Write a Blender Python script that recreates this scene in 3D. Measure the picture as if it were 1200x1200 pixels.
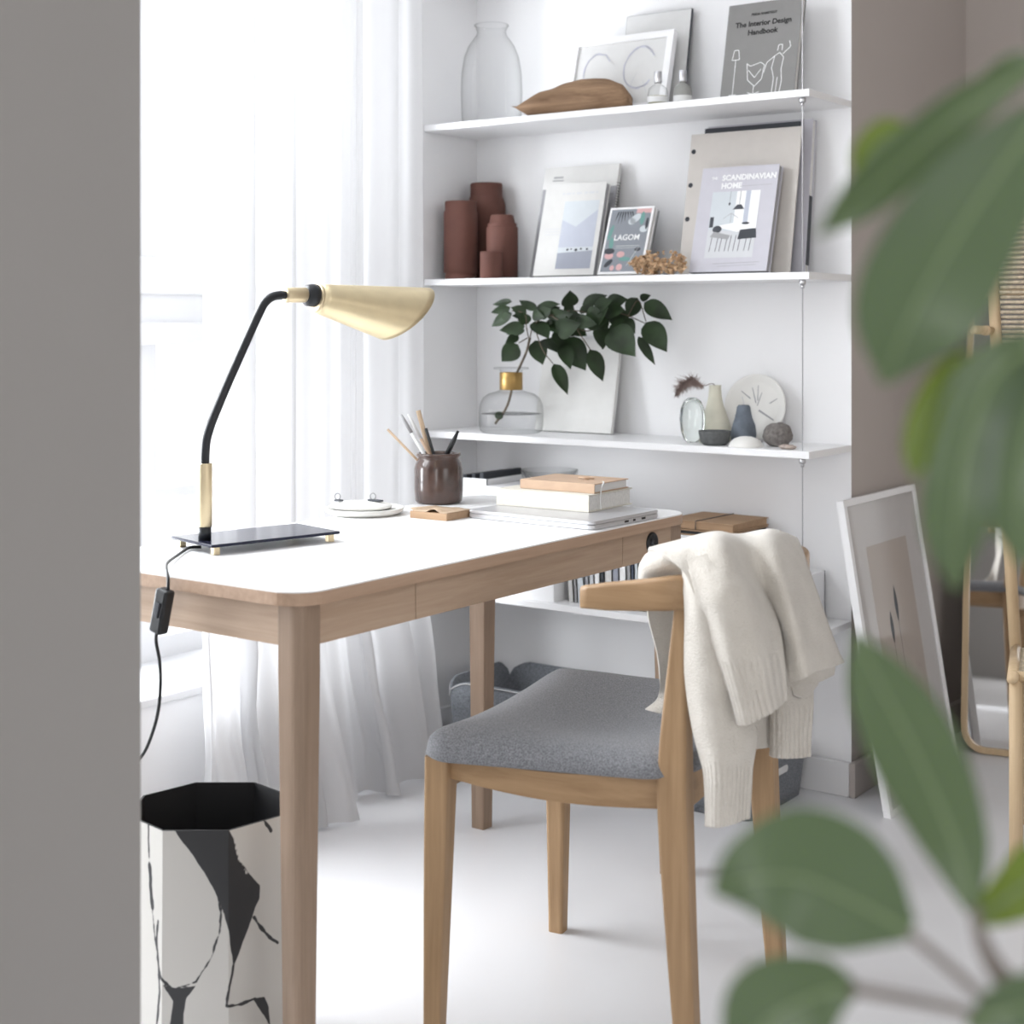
import bpy, bmesh, math, random
from mathutils import Vector, Matrix, noise
random.seed(7)
C = bpy.context.scene.collection
for o in list(bpy.data.objects): bpy.data.objects.remove(o)
PI = math.pi
# ------------------------------------------------------------------ camera, world, lights
F, H, EYE = 1775.3, 374.7, 1.1348            # focal length (px of a 1200 frame), horizon row, eye height
YAW = math.radians(35.629); SN, CS = math.sin(YAW), math.cos(YAW)
cd = bpy.data.cameras.new('camera'); cam = bpy.data.objects.new('camera', cd); C.objects.link(cam)
cam.location = (0, 0, EYE); cam.rotation_euler = (PI/2, 0, YAW)
cd.sensor_width = 36; cd.sensor_fit = 'HORIZONTAL'; cd.lens = F/1200*36; cd.shift_y = -(600-H)/1200
cd.clip_start = .02; cd.dof.use_dof = True; cd.dof.focus_distance = 2.85; cd.dof.aperture_fstop = 4.4
bpy.context.scene.camera = cam
sc = bpy.context.scene
sc.view_settings.view_transform = 'Standard'; sc.view_settings.look = 'None'
sc.view_settings.gamma = 1; sc.view_settings.use_curve_mapping = False
sc.view_settings.exposure = 0.06
w = bpy.data.worlds.new('daylight'); sc.world = w; w.use_nodes = True
w.node_tree.nodes['Background'].inputs[0].default_value = (.97, .985, 1, 1)
w.node_tree.nodes['Background'].inputs[1].default_value = 1.5
def area(name, loc, target, sx, sy, power, col=(1, 1, 1)):
    l = bpy.data.lights.new(name, 'AREA'); l.shape = 'RECTANGLE'; l.size = sx; l.size_y = sy; l.energy = power; l.color = col
    o = bpy.data.objects.new(name, l); C.objects.link(o); o.location = loc
    o.rotation_euler = (Vector(target)-Vector(loc)).to_track_quat('-Z', 'Y').to_euler(); return o
area('window_daylight', (-3.35, 1.5, 1.5), (-1.3, 1.75, .75), 1.6, 2.3, 222, (.93, .965, 1))
area('curtain_daylight', (-3.3, 2.65, 1.55), (-2, 2.65, 1.5), .8, 2.3, 4, (.95, .975, 1))
area('right_fill_light', (2.95, .9, 1.6), (0, 1.6, 1.2), 2.0, 1.6, 12, (1, .98, .96))  # added fill from the right, no source seen there
area('rear_fill_light', (.5, -3.2, 1.6), (-1.0, 2.6, 1.0), 1.9, 2.2, 52, (1, .985, .97))  # added fill from behind the camera, source unseen

# ------------------------------------------------------------------ pixel rays of the photograph -> points of the room
def ray(px, py):
    u = (px-600)/F; return Vector((-SN+u*CS, CS+u*SN, (H-py)/F))
def at_d(px, py, k): return ray(px, py)*k+Vector((0, 0, EYE))
def at_z(px, py, Z): r = ray(px, py); return at_d(px, py, (Z-EYE)/r.z)
def at_y(px, py, Y): r = ray(px, py); return at_d(px, py, Y/r.y)
def at_x(px, py, X): r = ray(px, py); return at_d(px, py, X/r.x)

# ------------------------------------------------------------------ materials
def nm(name):
    m = bpy.data.materials.new(name); m.use_nodes = True
    return m, m.node_tree.nodes, m.node_tree.links, m.node_tree.nodes['Principled BSDF']
def mat(name, col, rough=.5, metal=0, spec=.5, noise_amt=0, nscale=20, bump=0, bscale=200, trans=0, ior=1.45, coat=0, sheen=0):
    m, n, l, b = nm(name)
    b.inputs['Base Color'].default_value = (*col, 1); b.inputs['Roughness'].default_value = rough
    b.inputs['Metallic'].default_value = metal; b.inputs['Specular IOR Level'].default_value = spec
    b.inputs['Transmission Weight'].default_value = trans; b.inputs['IOR'].default_value = ior
    b.inputs['Coat Weight'].default_value = coat; b.inputs['Sheen Weight'].default_value = sheen
    tc = n.new('ShaderNodeTexCoord')
    nz = n.new('ShaderNodeTexNoise'); nz.inputs['Scale'].default_value = nscale; nz.inputs['Detail'].default_value = 5
    l.new(tc.outputs['Object'], nz.inputs['Vector'])
    if noise_amt:
        r = n.new('ShaderNodeValToRGB')
        r.color_ramp.elements[0].position = .3; r.color_ramp.elements[1].position = .7
        r.color_ramp.elements[0].color = (*[max(0, c*(1-noise_amt)) for c in col], 1)
        r.color_ramp.elements[1].color = (*[min(1, c*(1+noise_amt)) for c in col], 1)
        l.new(nz.outputs['Fac'], r.inputs[0]); l.new(r.outputs[0], b.inputs['Base Color'])
    if bump:
        n2 = n.new('ShaderNodeTexNoise'); n2.inputs['Scale'].default_value = bscale; n2.inputs['Detail'].default_value = 3
        l.new(tc.outputs['Object'], n2.inputs['Vector'])
        bp = n.new('ShaderNodeBump'); bp.inputs['Strength'].default_value = bump; bp.inputs['Distance'].default_value = .002
        l.new(n2.outputs['Fac'], bp.inputs['Height']); l.new(bp.outputs[0], b.inputs['Normal'])
    return m
def wood(name, c1, c2, axis=2, rough=.45, sc_=1.0):
    m, n, l, b = nm(name)
    tc = n.new('ShaderNodeTexCoord'); mp = n.new('ShaderNodeMapping')
    s = [42*sc_]*3; s[axis] = 2.2*sc_; mp.inputs['Scale'].default_value = s
    l.new(tc.outputs['Object'], mp.inputs['Vector'])
    nz = n.new('ShaderNodeTexNoise'); nz.inputs['Scale'].default_value = 1.6; nz.inputs['Detail'].default_value = 8
    nz.inputs['Roughness'].default_value = .62; nz.inputs['Distortion'].default_value = .35
    l.new(mp.outputs[0], nz.inputs['Vector'])
    r = n.new('ShaderNodeValToRGB'); r.color_ramp.elements[0].position = .32; r.color_ramp.elements[1].position = .68
    r.color_ramp.elements[0].color = (*c2, 1); r.color_ramp.elements[1].color = (*c1, 1)
    l.new(nz.outputs['Fac'], r.inputs[0]); l.new(r.outputs[0], b.inputs['Base Color'])
    b.inputs['Roughness'].default_value = rough; b.inputs['Specular IOR Level'].default_value = .3
    bp = n.new('ShaderNodeBump'); bp.inputs['Strength'].default_value = .12; bp.inputs['Distance'].default_value = .001
    l.new(nz.outputs['Fac'], bp.inputs['Height']); l.new(bp.outputs[0], b.inputs['Normal'])
    return m
def felt(name, c1, c2, scale=300):
    m, n, l, b = nm(name)
    tc = n.new('ShaderNodeTexCoord'); nz = n.new('ShaderNodeTexNoise'); nz.inputs['Scale'].default_value = scale
    nz.inputs['Detail'].default_value = 3; nz.inputs['Roughness'].default_value = .7
    l.new(tc.outputs['Object'], nz.inputs['Vector'])
    r = n.new('ShaderNodeValToRGB'); r.color_ramp.elements[0].position = .36; r.color_ramp.elements[1].position = .64
    r.color_ramp.elements[0].color = (*c2, 1); r.color_ramp.elements[1].color = (*c1, 1)
    l.new(nz.outputs['Fac'], r.inputs[0]); l.new(r.outputs[0], b.inputs['Base Color'])
    b.inputs['Roughness'].default_value = .95; b.inputs['Specular IOR Level'].default_value = .1; b.inputs['Sheen Weight'].default_value = .15
    bp = n.new('ShaderNodeBump'); bp.inputs['Strength'].default_value = .5; bp.inputs['Distance'].default_value = .0015
    l.new(nz.outputs['Fac'], bp.inputs['Height']); l.new(bp.outputs[0], b.inputs['Normal'])
    return m
def translucent(name, col, tcol, fac, transp=0, rough=.6, vary=0):
    m, n, l, b = nm(name)
    b.inputs['Base Color'].default_value = (*col, 1); b.inputs['Roughness'].default_value = rough
    if vary:
        tc = n.new('ShaderNodeTexCoord'); nz = n.new('ShaderNodeTexNoise'); nz.inputs['Scale'].default_value = 9
        l.new(tc.outputs['Object'], nz.inputs['Vector']); r = n.new('ShaderNodeValToRGB')
        r.color_ramp.elements[0].color = (*[c*(1-vary) for c in col], 1); r.color_ramp.elements[1].color = (*[c*(1+vary) for c in col], 1)
        l.new(nz.outputs['Fac'], r.inputs[0]); l.new(r.outputs[0], b.inputs['Base Color'])
    t = n.new('ShaderNodeBsdfTranslucent'); t.inputs[0].default_value = (*tcol, 1)
    mx = n.new('ShaderNodeMixShader'); mx.inputs[0].default_value = fac
    l.new(b.outputs[0], mx.inputs[1]); l.new(t.outputs[0], mx.inputs[2]); out = n['Material Output']
    if transp:
        tr = n.new('ShaderNodeBsdfTransparent'); m2 = n.new('ShaderNodeMixShader'); m2.inputs[0].default_value = transp
        l.new(mx.outputs[0], m2.inputs[1]); l.new(tr.outputs[0], m2.inputs[2]); l.new(m2.outputs[0], out.inputs[0])
    else: l.new(mx.outputs[0], out.inputs[0])
    return m
def clear_glass(name, tint=(.97, .985, .98), gloss=.1):
    # thin clear glass: mostly see-through, reflection growing towards grazing angles
    m, n, l, b = nm(name); n.remove(b)
    tr = n.new('ShaderNodeBsdfTransparent'); tr.inputs[0].default_value = (*tint, 1)
    gl = n.new('ShaderNodeBsdfGlossy'); gl.inputs['Roughness'].default_value = .03
    fr = n.new('ShaderNodeLayerWeight'); fr.inputs[0].default_value = .5
    mu = n.new('ShaderNodeMath'); mu.operation = 'MULTIPLY_ADD'; mu.inputs[1].default_value = .30; mu.inputs[2].default_value = gloss*.05
    pw = n.new('ShaderNodeMath'); pw.operation = 'POWER'; pw.inputs[1].default_value = 3
    l.new(fr.outputs['Facing'], pw.inputs[0]); l.new(pw.outputs[0], mu.inputs[0])
    mx = n.new('ShaderNodeMixShader'); l.new(mu.outputs[0], mx.inputs[0]); l.new(tr.outputs[0], mx.inputs[1]); l.new(gl.outputs[0], mx.inputs[2])
    # the rim of a glass body, seen edge on, passes less light
    ed = n.new('ShaderNodeMix'); ed.data_type = 'RGBA'; ed.inputs['A'].default_value = (*tint, 1); ed.inputs['B'].default_value = (*[c*.62 for c in tint], 1)
    l.new(pw.outputs[0], ed.inputs['Factor']); l.new(ed.outputs['Result'], tr.inputs[0])
    l.new(mx.outputs[0], n['Material Output'].inputs[0]); return m

M = {}
M['wall'] = mat('white wall paint', (.885, .885, .895), .85, spec=.2, noise_amt=.01, nscale=3)
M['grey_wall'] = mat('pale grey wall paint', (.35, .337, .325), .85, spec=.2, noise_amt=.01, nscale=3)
M['beige_wall'] = mat('warm greige wall paint', (.47, .425, .395), .85, spec=.2, noise_amt=.015, nscale=3)
M['ceiling'] = mat('ceiling paint', (.8, .8, .8), .9)
M['floor'] = mat('painted white floor', (.76, .76, .775), .32, spec=.35, noise_amt=.012, nscale=2.5)
M['trim'] = mat('white trim paint', (.8, .8, .81), .5)
M['shelf'] = mat('white shelf lacquer', (.89, .89, .90), .38)
M['frame_white'] = mat('white window paint', (.72, .72, .73), .4)
M['pane'] = clear_glass('window pane', (1, 1, 1), .02)
M['acrylic'] = clear_glass('acrylic sheet', (1, 1, 1), .0)
for n_ in M['acrylic'].node_tree.nodes:
    if n_.type == 'MATH' and n_.operation == 'MULTIPLY_ADD': n_.inputs[1].default_value = .10; n_.inputs[2].default_value = .0
M['glass'] = clear_glass('clear glass', (.99, .993, .993), .12)
M['green_glass'] = mat('thick pale green glass', (.93, .98, .95), .02, trans=1, ior=1.45)
M['curtain'] = translucent('sheer white cotton', (.78, .78, .79), (.64, .64, .65), .42, .02, .9)
M['laminate'] = mat('white laminate', (.88, .88, .88), .38, spec=.4)
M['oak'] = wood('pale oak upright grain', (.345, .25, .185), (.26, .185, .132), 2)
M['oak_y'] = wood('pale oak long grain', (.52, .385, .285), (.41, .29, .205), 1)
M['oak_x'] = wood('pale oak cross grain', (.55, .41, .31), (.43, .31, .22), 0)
M['ply'] = wood('oak edge', (.50, .35, .25), (.40, .27, .19), 1)
M['chair_wood'] = wood('oiled oak upright grain', (.41, .27, .152), (.31, .195, .105), 2)
M['chair_wood_x'] = wood('oiled oak rail grain', (.40, .26, .145), (.29, .18, .095), 0)
M['seat'] = felt('grey wool upholstery', (.30, .305, .325), (.13, .135, .15), 420)
M['felt'] = felt('blue grey felt', (.27, .285, .31), (.13, .14, .16), 260)
M['stitch'] = mat('white stitching', (.75, .75, .75), .8)
M['brass'] = mat('brushed brass', (.80, .68, .45), .42, 1, noise_amt=.03, nscale=40)
M['brass_pale'] = mat('pale satin brass', (.72, .60, .40), .42, .85)
M['black_metal'] = mat('black satin metal', (.018, .02, .024), .35)
M['black_glass'] = mat('black glass plate', (.02, .022, .04), .14, spec=.22)
M['black_plastic'] = mat('black plastic', (.015, .016, .018), .4)
M['steel'] = mat('brushed steel', (.6, .6, .62), .3, 1)
M['silver'] = mat('silver aluminium', (.60, .60, .62), .32, .6)
M['dark'] = mat('near black', (.02, .02, .022), .6)
M['mirror'] = mat('mirror glass', (.9, .9, .9), .02, 1)
M['ink'] = mat('black ink', (.03, .03, .03), .8)
M['white_ink'] = mat('white ink', (.9, .9, .9), .8)
M['paper'] = mat('white paper', (.70, .70, .695), .8, noise_amt=.02, nscale=30)
M['pages'] = mat('book pages', (.70, .69, .67), .9, noise_amt=.08, nscale=150)
M['cream'] = mat('cream linen cover', (.64, .61, .54), .8, noise_amt=.03, nscale=90, bump=.1, bscale=500)
M['leather'] = mat('tan leather', (.50, .35, .245), .55, noise_amt=.07, nscale=25, bump=.12, bscale=350)
M['terracotta'] = mat('brown terracotta', (.115, .046, .034), .75, noise_amt=.12, nscale=18, bump=.15, bscale=160)
M['jar'] = mat('brown stoneware glaze', (.066, .038, .030), .22, noise_amt=.45, nscale=22, coat=.4)
M['ceramic'] = mat('matte white ceramic', (.80, .79, .76), .6, noise_amt=.02)
M['cream_ceramic'] = mat('cream glazed ceramic', (.66, .64, .53), .35, noise_amt=.1, nscale=20)
M['blue_grey'] = mat('blue grey wax', (.145, .17, .205), .7, noise_amt=.2, nscale=40, bump=.4, bscale=60)
M['bowl_grey'] = mat('dark grey clay', (.115, .12, .12), .9, noise_amt=.25, nscale=80, bump=.4, bscale=200)
M['urchin'] = mat('grey pebbled stone', (.18, .165, .155), .9, noise_amt=.3, nscale=120, bump=1, bscale=160)
M['stone'] = mat('pinkish pebble', (.42, .35, .31), .9, noise_amt=.35, nscale=110, bump=.5, bscale=140)
M['plume'] = mat('dry grass plume', (.25, .185, .165), .95, noise_amt=.3, nscale=60)
M['dried'] = mat('dried hydrangea', (.58, .40, .25), .95, noise_amt=.35, nscale=120)
M['drift'] = wood('driftwood', (.36, .235, .145), (.17, .10, .058), 0, .8, .9)
M['kraft'] = wood('kraft card', (.44, .295, .185), (.37, .24, .145), 0, .8)
M['pencil'] = wood('bare pencil wood', (.56, .43, .31), (.46, .33, .22), 2)
M['leaf'] = mat('dark green leaf', (.016, .034, .010), .5, noise_amt=.5, nscale=22)
M['twig'] = mat('brown twig', (.11, .085, .06), .8, noise_amt=.3, nscale=60)
M['big_leaf'] = translucent('rubbery grey green leaf', (.095, .138, .088), (.17, .28, .015), .2, 0, .4, .12)
M['backlit_leaf'] = translucent('olive leaf with painted backlight', (.10, .15, .03), (.30, .42, .03), .35, 0, .45, .15)  # backlit look put into a yellower, more translucent leaf colour
M['rib'] = translucent('pale green midrib', (.27, .36, .20), (.2, .3, .03), .2)
M['plant_stem'] = mat('grey brown plant stem', (.24, .21, .19), .7)
M['water'] = M['glass']
M['ash'] = wood('pale ash', (.66, .50, .32), (.56, .41, .25), 2)
M['cord'] = mat('woven paper cord', (.50, .42, .31), .9, noise_amt=.25, nscale=90)
M['clay_pot'] = mat('white pot', (.7, .7, .68), .6)
def flat(name, col, rough=.7): M[name] = mat(name.replace('_', ' '), col, rough, noise_amt=.02, nscale=40); return M[name]
for n_, c_ in dict(handbook_grey=(.235, .23, .225), lagom_grey=(.26, .28, .31), teal=(.16, .33, .30), pink=(.68, .42, .42), charcoal=(.055, .06, .07),
                   sky_blue=(.50, .53, .61), pale_blue=(.60, .64, .67), lilac=(.56, .55, .60), folder_beige=(.60, .565, .53), mid_grey=(.34, .34, .36),
                   soft_white=(.69, .685, .67), cover_white=(.67, .665, .65), spine_grey=(.36, .36, .37), pale_grey=(.62, .63, .65), sea_grey=(.33, .35, .41), poster_beige=(.60, .53, .475),
                   poster_white=(.74, .72, .71), drawing_blue=(.60, .61, .70), olive_grey=(.26, .25, .22), navy=(.10, .12, .17)).items(): flat(n_, c_)

def knit():
    m, n, l, b = nm('cream wool knit')
    tc = n.new('ShaderNodeTexCoord')
    nz = n.new('ShaderNodeTexNoise'); nz.inputs['Scale'].default_value = 420; nz.inputs['Detail'].default_value = 2
    l.new(tc.outputs['Object'], nz.inputs['Vector'])
    n3 = n.new('ShaderNodeTexNoise'); n3.inputs['Scale'].default_value = 28; l.new(tc.outputs['Object'], n3.inputs['Vector'])
    r = n.new('ShaderNodeValToRGB'); r.color_ramp.elements[0].color = (.50, .465, .415, 1); r.color_ramp.elements[1].color = (.75, .71, .65, 1)
    ad = n.new('ShaderNodeMath'); ad.operation = 'MULTIPLY_ADD'; ad.inputs[1].default_value = .5
    l.new(nz.outputs['Fac'], ad.inputs[0])
    mu = n.new('ShaderNodeMath'); mu.operation = 'MULTIPLY'; mu.inputs[1].default_value = .5
    l.new(n3.outputs['Fac'], mu.inputs[0]); l.new(mu.outputs[0], ad.inputs[2])
    l.new(ad.outputs[0], r.inputs[0]); l.new(r.outputs[0], b.inputs['Base Color'])
    b.inputs['Roughness'].default_value = .95; b.inputs['Specular IOR Level'].default_value = .1; b.inputs['Sheen Weight'].default_value = .3
    bp = n.new('ShaderNodeBump'); bp.inputs['Strength'].default_value = .8; bp.inputs['Distance'].default_value = .003
    l.new(nz.outputs['Fac'], bp.inputs['Height']); l.new(bp.outputs[0], b.inputs['Normal']); return m
M['knit'] = knit()
def marble():
    # white lacquer with poured black ink: the 'ink' attribute is a distance field of the poured shapes
    m, n, l, b = nm('ink marbled paper')
    at = n.new('ShaderNodeAttribute'); at.attribute_name = 'ink'
    r = n.new('ShaderNodeValToRGB'); r.color_ramp.interpolation = 'EASE'; el = r.color_ramp.elements
    el[0].position = .47; el[0].color = (.025, .025, .027, 1); el[1].position = .53; el[1].color = (.60, .58, .545, 1)
    l.new(at.outputs['Fac'], r.inputs[0]); l.new(r.outputs[0], b.inputs['Base Color']); b.inputs['Roughness'].default_value = .45
    return m
M['marble'] = marble()

# ------------------------------------------------------------------ mesh helpers
class MB:
    def __init__(s, loc=(0, 0, 0)): s.bm = bmesh.new(); s.mi = 0; s.off = Vector(loc)
    def _f(s, n0, smooth):
        s.bm.faces.ensure_lookup_table()
        for f in s.bm.faces[n0:]: f.material_index = s.mi; f.smooth = smooth
    def box(s, x0, x1, y0, y1, z0, z1, bev=0, mtx=None, seg=2):
        n0 = len(s.bm.faces)
        t = bmesh.new(); bmesh.ops.create_cube(t, size=1)
        for v in t.verts: v.co = Vector(((x0+x1)/2+v.co.x*(x1-x0), (y0+y1)/2+v.co.y*(y1-y0), (z0+z1)/2+v.co.z*(z1-z0)))
        if bev: bmesh.ops.bevel(t, geom=t.edges[:], offset=bev, segments=seg, affect='EDGES', profile=.5)
        s._merge(t, mtx); s._f(n0, False); return s
    def _merge(s, t, mtx=None):
        if mtx is not None: bmesh.ops.transform(t, matrix=mtx, verts=t.verts)
        me = bpy.data.meshes.new('tmp'); t.to_mesh(me); s.bm.from_mesh(me); bpy.data.meshes.remove(me); t.free()
    def prism(s, pts, z0, z1, bev=0, mtx=None, smooth=False, seg=2):
        n0 = len(s.bm.faces); t = bmesh.new()
        b = [t.verts.new((x, y, z0)) for x, y in pts]; u = [t.verts.new((x, y, z1)) for x, y in pts]; n = len(pts)
        t.faces.new(b[::-1]); t.faces.new(u)
        for i in range(n): t.faces.new((b[i], b[(i+1) % n], u[(i+1) % n], u[i]))
        if bev:
            es = [e for e in t.edges if abs(e.verts[0].co.z-e.verts[1].co.z) < 1e-6]
            bmesh.ops.bevel(t, geom=es, offset=bev, segments=seg, affect='EDGES', profile=.5)
        s._merge(t, mtx); s._f(n0, smooth); return s
    def lathe(s, prof, cx=0, cy=0, z=0, seg=40, cap=True, mtx=None, smooth=True):
        n0 = len(s.bm.faces); t = bmesh.new(); rings = []
        for r, h in prof:
            if r < 1e-6: rings.append([t.verts.new((cx, cy, z+h))])
            else: rings.append([t.verts.new((cx+r*math.cos(2*PI*i/seg), cy+r*math.sin(2*PI*i/seg), z+h)) for i in range(seg)])
        for a, b in zip(rings, rings[1:]):
            for i in range(seg):
                j = (i+1) % seg
                if len(a) == 1 and len(b) == 1: continue
                if len(a) == 1: t.faces.new((a[0], b[j], b[i]))
                elif len(b) == 1: t.faces.new((a[i], a[j], b[0]))
                else: t.faces.new((a[i], a[j], b[j], b[i]))
        if cap:
            if len(rings[0]) > 1: t.faces.new(rings[0][::-1])
            if len(rings[-1]) > 1: t.faces.new(rings[-1])
        bmesh.ops.recalc_face_normals(t, faces=t.faces)
        s._merge(t, mtx); s._f(n0, smooth); return s
    def tube(s, pts, r, seg=10, smooth=True, flat=1, up=None):
        pts = [Vector(p) for p in pts]; n0 = len(s.bm.faces); rings = []
        rs = r if isinstance(r, (list, tuple)) else [r]*len(pts)
        a = None
        for i, p in enumerate(pts):
            d = (pts[min(i+1, len(pts)-1)]-pts[max(i-1, 0)]).normalized()
            if a is None:
                a = d.orthogonal().normalized() if up is None else (Vector(up)-d*d.dot(Vector(up))).normalized()
            else: a = (a-d*a.dot(d)).normalized()
            b = d.cross(a)
            rings.append([s.bm.verts.new(p+(a*math.cos(2*PI*k/seg)+b*math.sin(2*PI*k/seg)*flat)*rs[i]) for k in range(seg)])
        for A_, B_ in zip(rings, rings[1:]):
            for k in range(seg): s.bm.faces.new((A_[k], A_[(k+1) % seg], B_[(k+1) % seg], B_[k]))
        s.bm.faces.new(rings[0][::-1]); s.bm.faces.new(rings[-1]); s._f(n0, smooth); return s
    def sections(s, secs, smooth=True, closed=True, capends=True):
        n0 = len(s.bm.faces); rings = [[s.bm.verts.new(p) for p in sec] for sec in secs]; n = len(rings[0])
        for A_, B_ in zip(rings, rings[1:]):
            for k in range(n if closed else n-1): s.bm.faces.new((A_[k], A_[(k+1) % n], B_[(k+1) % n], B_[k]))
        if closed and capends: s.bm.faces.new(rings[0][::-1]); s.bm.faces.new(rings[-1])
        s._f(n0, smooth); return s
    def grid(s, rows, smooth=True): return s.sections(rows, smooth, closed=False)
    def poly(s, pts):
        n0 = len(s.bm.faces); s.bm.faces.new([s.bm.verts.new(p) for p in pts]); s._f(n0, False); return s
    def blob(s, c, rx, ry, rz, nz=0, ns=10, sub=3, seed=0):
        n0 = len(s.bm.faces); t = bmesh.new(); bmesh.ops.create_icosphere(t, subdivisions=sub, radius=1)
        for v in t.verts:
            k = 1+nz*noise.noise(v.co*ns+Vector((seed*7.3, seed, 0))) if nz else 1
            v.co = Vector((c[0]+v.co.x*rx*k, c[1]+v.co.y*ry*k, c[2]+v.co.z*rz*k))
        s._merge(t); s._f(n0, True); return s
    def build(s, name, mats, parent=None, solid=0, subsurf=0, recalc=True, loc=None, offset=-1):
        if recalc: bmesh.ops.recalc_face_normals(s.bm, faces=s.bm.faces)
        if s.off.length: bmesh.ops.translate(s.bm, verts=s.bm.verts, vec=-s.off)
        me = bpy.data.meshes.new(name); s.bm.to_mesh(me); s.bm.free()
        for m in (mats if isinstance(mats, (list, tuple)) else [mats]): me.materials.append(m)
        o = bpy.data.objects.new(name, me); C.objects.link(o)
        if parent: o.parent = parent
        elif s.off.length: o.location = s.off
        if subsurf: md = o.modifiers.new('subdivision', 'SUBSURF'); md.levels = md.render_levels = subsurf
        if solid: md = o.modifiers.new('thickness', 'SOLIDIFY'); md.thickness = solid; md.offset = offset
        if loc: o.location = loc
        return o
def tag(o, label, cat, group=None):
    o['label'] = label; o['category'] = cat
    if group: o['group'] = group
    return o
def thing(name, label, cat, loc=(0, 0, 0), rot=(0, 0, 0), group=None):
    o = bpy.data.objects.new(name, None); C.objects.link(o); o.location = loc; o.rotation_euler = rot; o.empty_display_size = .05
    return tag(o, label, cat, group)
def struct(o): o['kind'] = 'structure'; return o
def sbox(name, m, *a, bev=0, parent=None):
    o = MB().box(*a, bev=bev).build(name, m, parent)
    if not parent: struct(o)
    return o
def rrect(x0, x1, y0, y1, r, n=6):
    out = []
    for cx, cy, a0 in ((x1-r, y1-r, 0), (x0+r, y1-r, PI/2), (x0+r, y0+r, PI), (x1-r, y0+r, 1.5*PI)):
        for i in range(n+1): a = a0+PI/2*i/n; out.append((cx+r*math.cos(a), cy+r*math.sin(a)))
    return out
def crom(pts, n):
    pts = [Vector(p) for p in pts]; out = []
    for i in range(len(pts)-1):
        p1, p2 = pts[i], pts[i+1]
        p0 = pts[i-1] if i else p1*2-p2
        p3 = pts[i+2] if i+2 < len(pts) else p2*2-p1
        for k in range(n):
            t = k/n; out.append(.5*((2*p1)+(p2-p0)*t+(2*p0-5*p1+4*p2-p3)*t*t+(3*p1-p0-3*p2+p3)*t**3))
    out.append(pts[-1]); return out
def text(body, size, x, y, z, parent, m, align='LEFT', bold=0, name='title', rotz=0):
    cu = bpy.data.curves.new(name, 'FONT'); cu.body = body; cu.size = size; cu.align_x = align; cu.extrude = .00015; cu.offset = bold; cu.resolution_u = 3
    o = bpy.data.objects.new(name, cu); C.objects.link(o)
    dg = bpy.context.evaluated_depsgraph_get(); me = bpy.data.meshes.new_from_object(o.evaluated_get(dg))
    bpy.data.objects.remove(o); me.materials.clear(); me.materials.append(m)
    o = bpy.data.objects.new(name, me); C.objects.link(o); o.parent = parent; o.location = (x, y, z); o.rotation_euler = (PI/2, rotz, 0)
    return o

# ------------------------------------------------------------------ the room
YB, YF, XR, XL = 3.4039, 3.1663, -1.4449, -2.5609
CEIL = 2.95; YFAR = 4.21
sbox('floor', M['floor'], -3.2, 3.2, -3.2, YFAR+.1, -.06, 0)
sbox('ceiling', M['ceiling'], -3.2, 3.2, -3.2, YFAR+.1, CEIL, CEIL+.08)
def wall_prism(name, m, pts): return struct(MB().prism(pts, 0, CEIL).build(name, m))
# back wall of the shelf recess: white face, greige end face round the corner
o = MB(); o.prism([(XL, YB), (XR, YB), (XR, YFAR), (XL, YFAR)], 0, CEIL); o = o.build('wall_back', [M['wall'], M['beige_wall']])
for p in o.data.polygons:
    if p.normal.x > .5: p.material_index = 1
struct(o)
sbox('wall_far', M['beige_wall'], XR, 3.2, YFAR, YFAR+.1, 0, CEIL)
b = MB(); b.box(2.6, 2.7, -3.2, -.1, 0, CEIL); b.box(2.6, 2.7, 1.9, YFAR, 0, CEIL); b.box(2.6, 2.7, -.1, 1.9, 0, .8); b.box(2.6, 2.7, -.1, 1.9, 2.4, CEIL); struct(b.build('wall_right', M['beige_wall']))  # opening added to let the right fill in
WX0, WX1, SILL, OY0, OY1, HEAD = -2.95, XL, .295, .6, 3.05, 2.72
b = MB()
b.box(WX0, WX1, OY0, OY1, 0, SILL); b.box(WX0, WX1, OY0, OY1, HEAD, CEIL); b.box(WX0, WX1, OY1, YFAR, 0, CEIL); b.box(WX0, WX1, -3.2, OY0, 0, CEIL)
struct(b.build('wall_left', M['wall']))
sbox('wall_left_front', M['grey_wall'], -1.54, -1.4, -2.95, 1.2, 0, CEIL)
# rear wall behind the camera with a wide opening added for the rear fill
b = MB(); b.box(-3.2, -1.4, -3.1, -2.95, 0, CEIL); b.box(1.5, 3.2, -3.1, -2.95, 0, CEIL); b.box(-1.4, -.45, -3.1, -2.95, 0, CEIL); b.box(-.45, 1.5, -3.1, -2.95, 0, .3); b.box(-.45, 1.5, -3.1, -2.95, 2.8, CEIL)
struct(b.build('wall_rear', M['grey_wall']))
# skirting
def base_profile(pts): return pts
b = MB(); b.box(XL, XR, YB-.016, YB, 0, .082, bev=.003); struct(b.build('baseboard_back', M['trim']))
b = MB(); b.box(XR, XR+.016, YB-.016, YFAR, 0, .082, bev=.003); struct(b.build('baseboard_return', M['beige_wall']))
b = MB(); b.box(XR+.016, 2.6, YFAR-.016, YFAR, 0, .09, bev=.003); struct(b.build('baseboard_far', M['beige_wall']))
b = MB(); b.box(XL, XL+.014, OY1, YB-.016, 0, .082, bev=.003); struct(b.build('baseboard_left', M['trim']))
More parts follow.
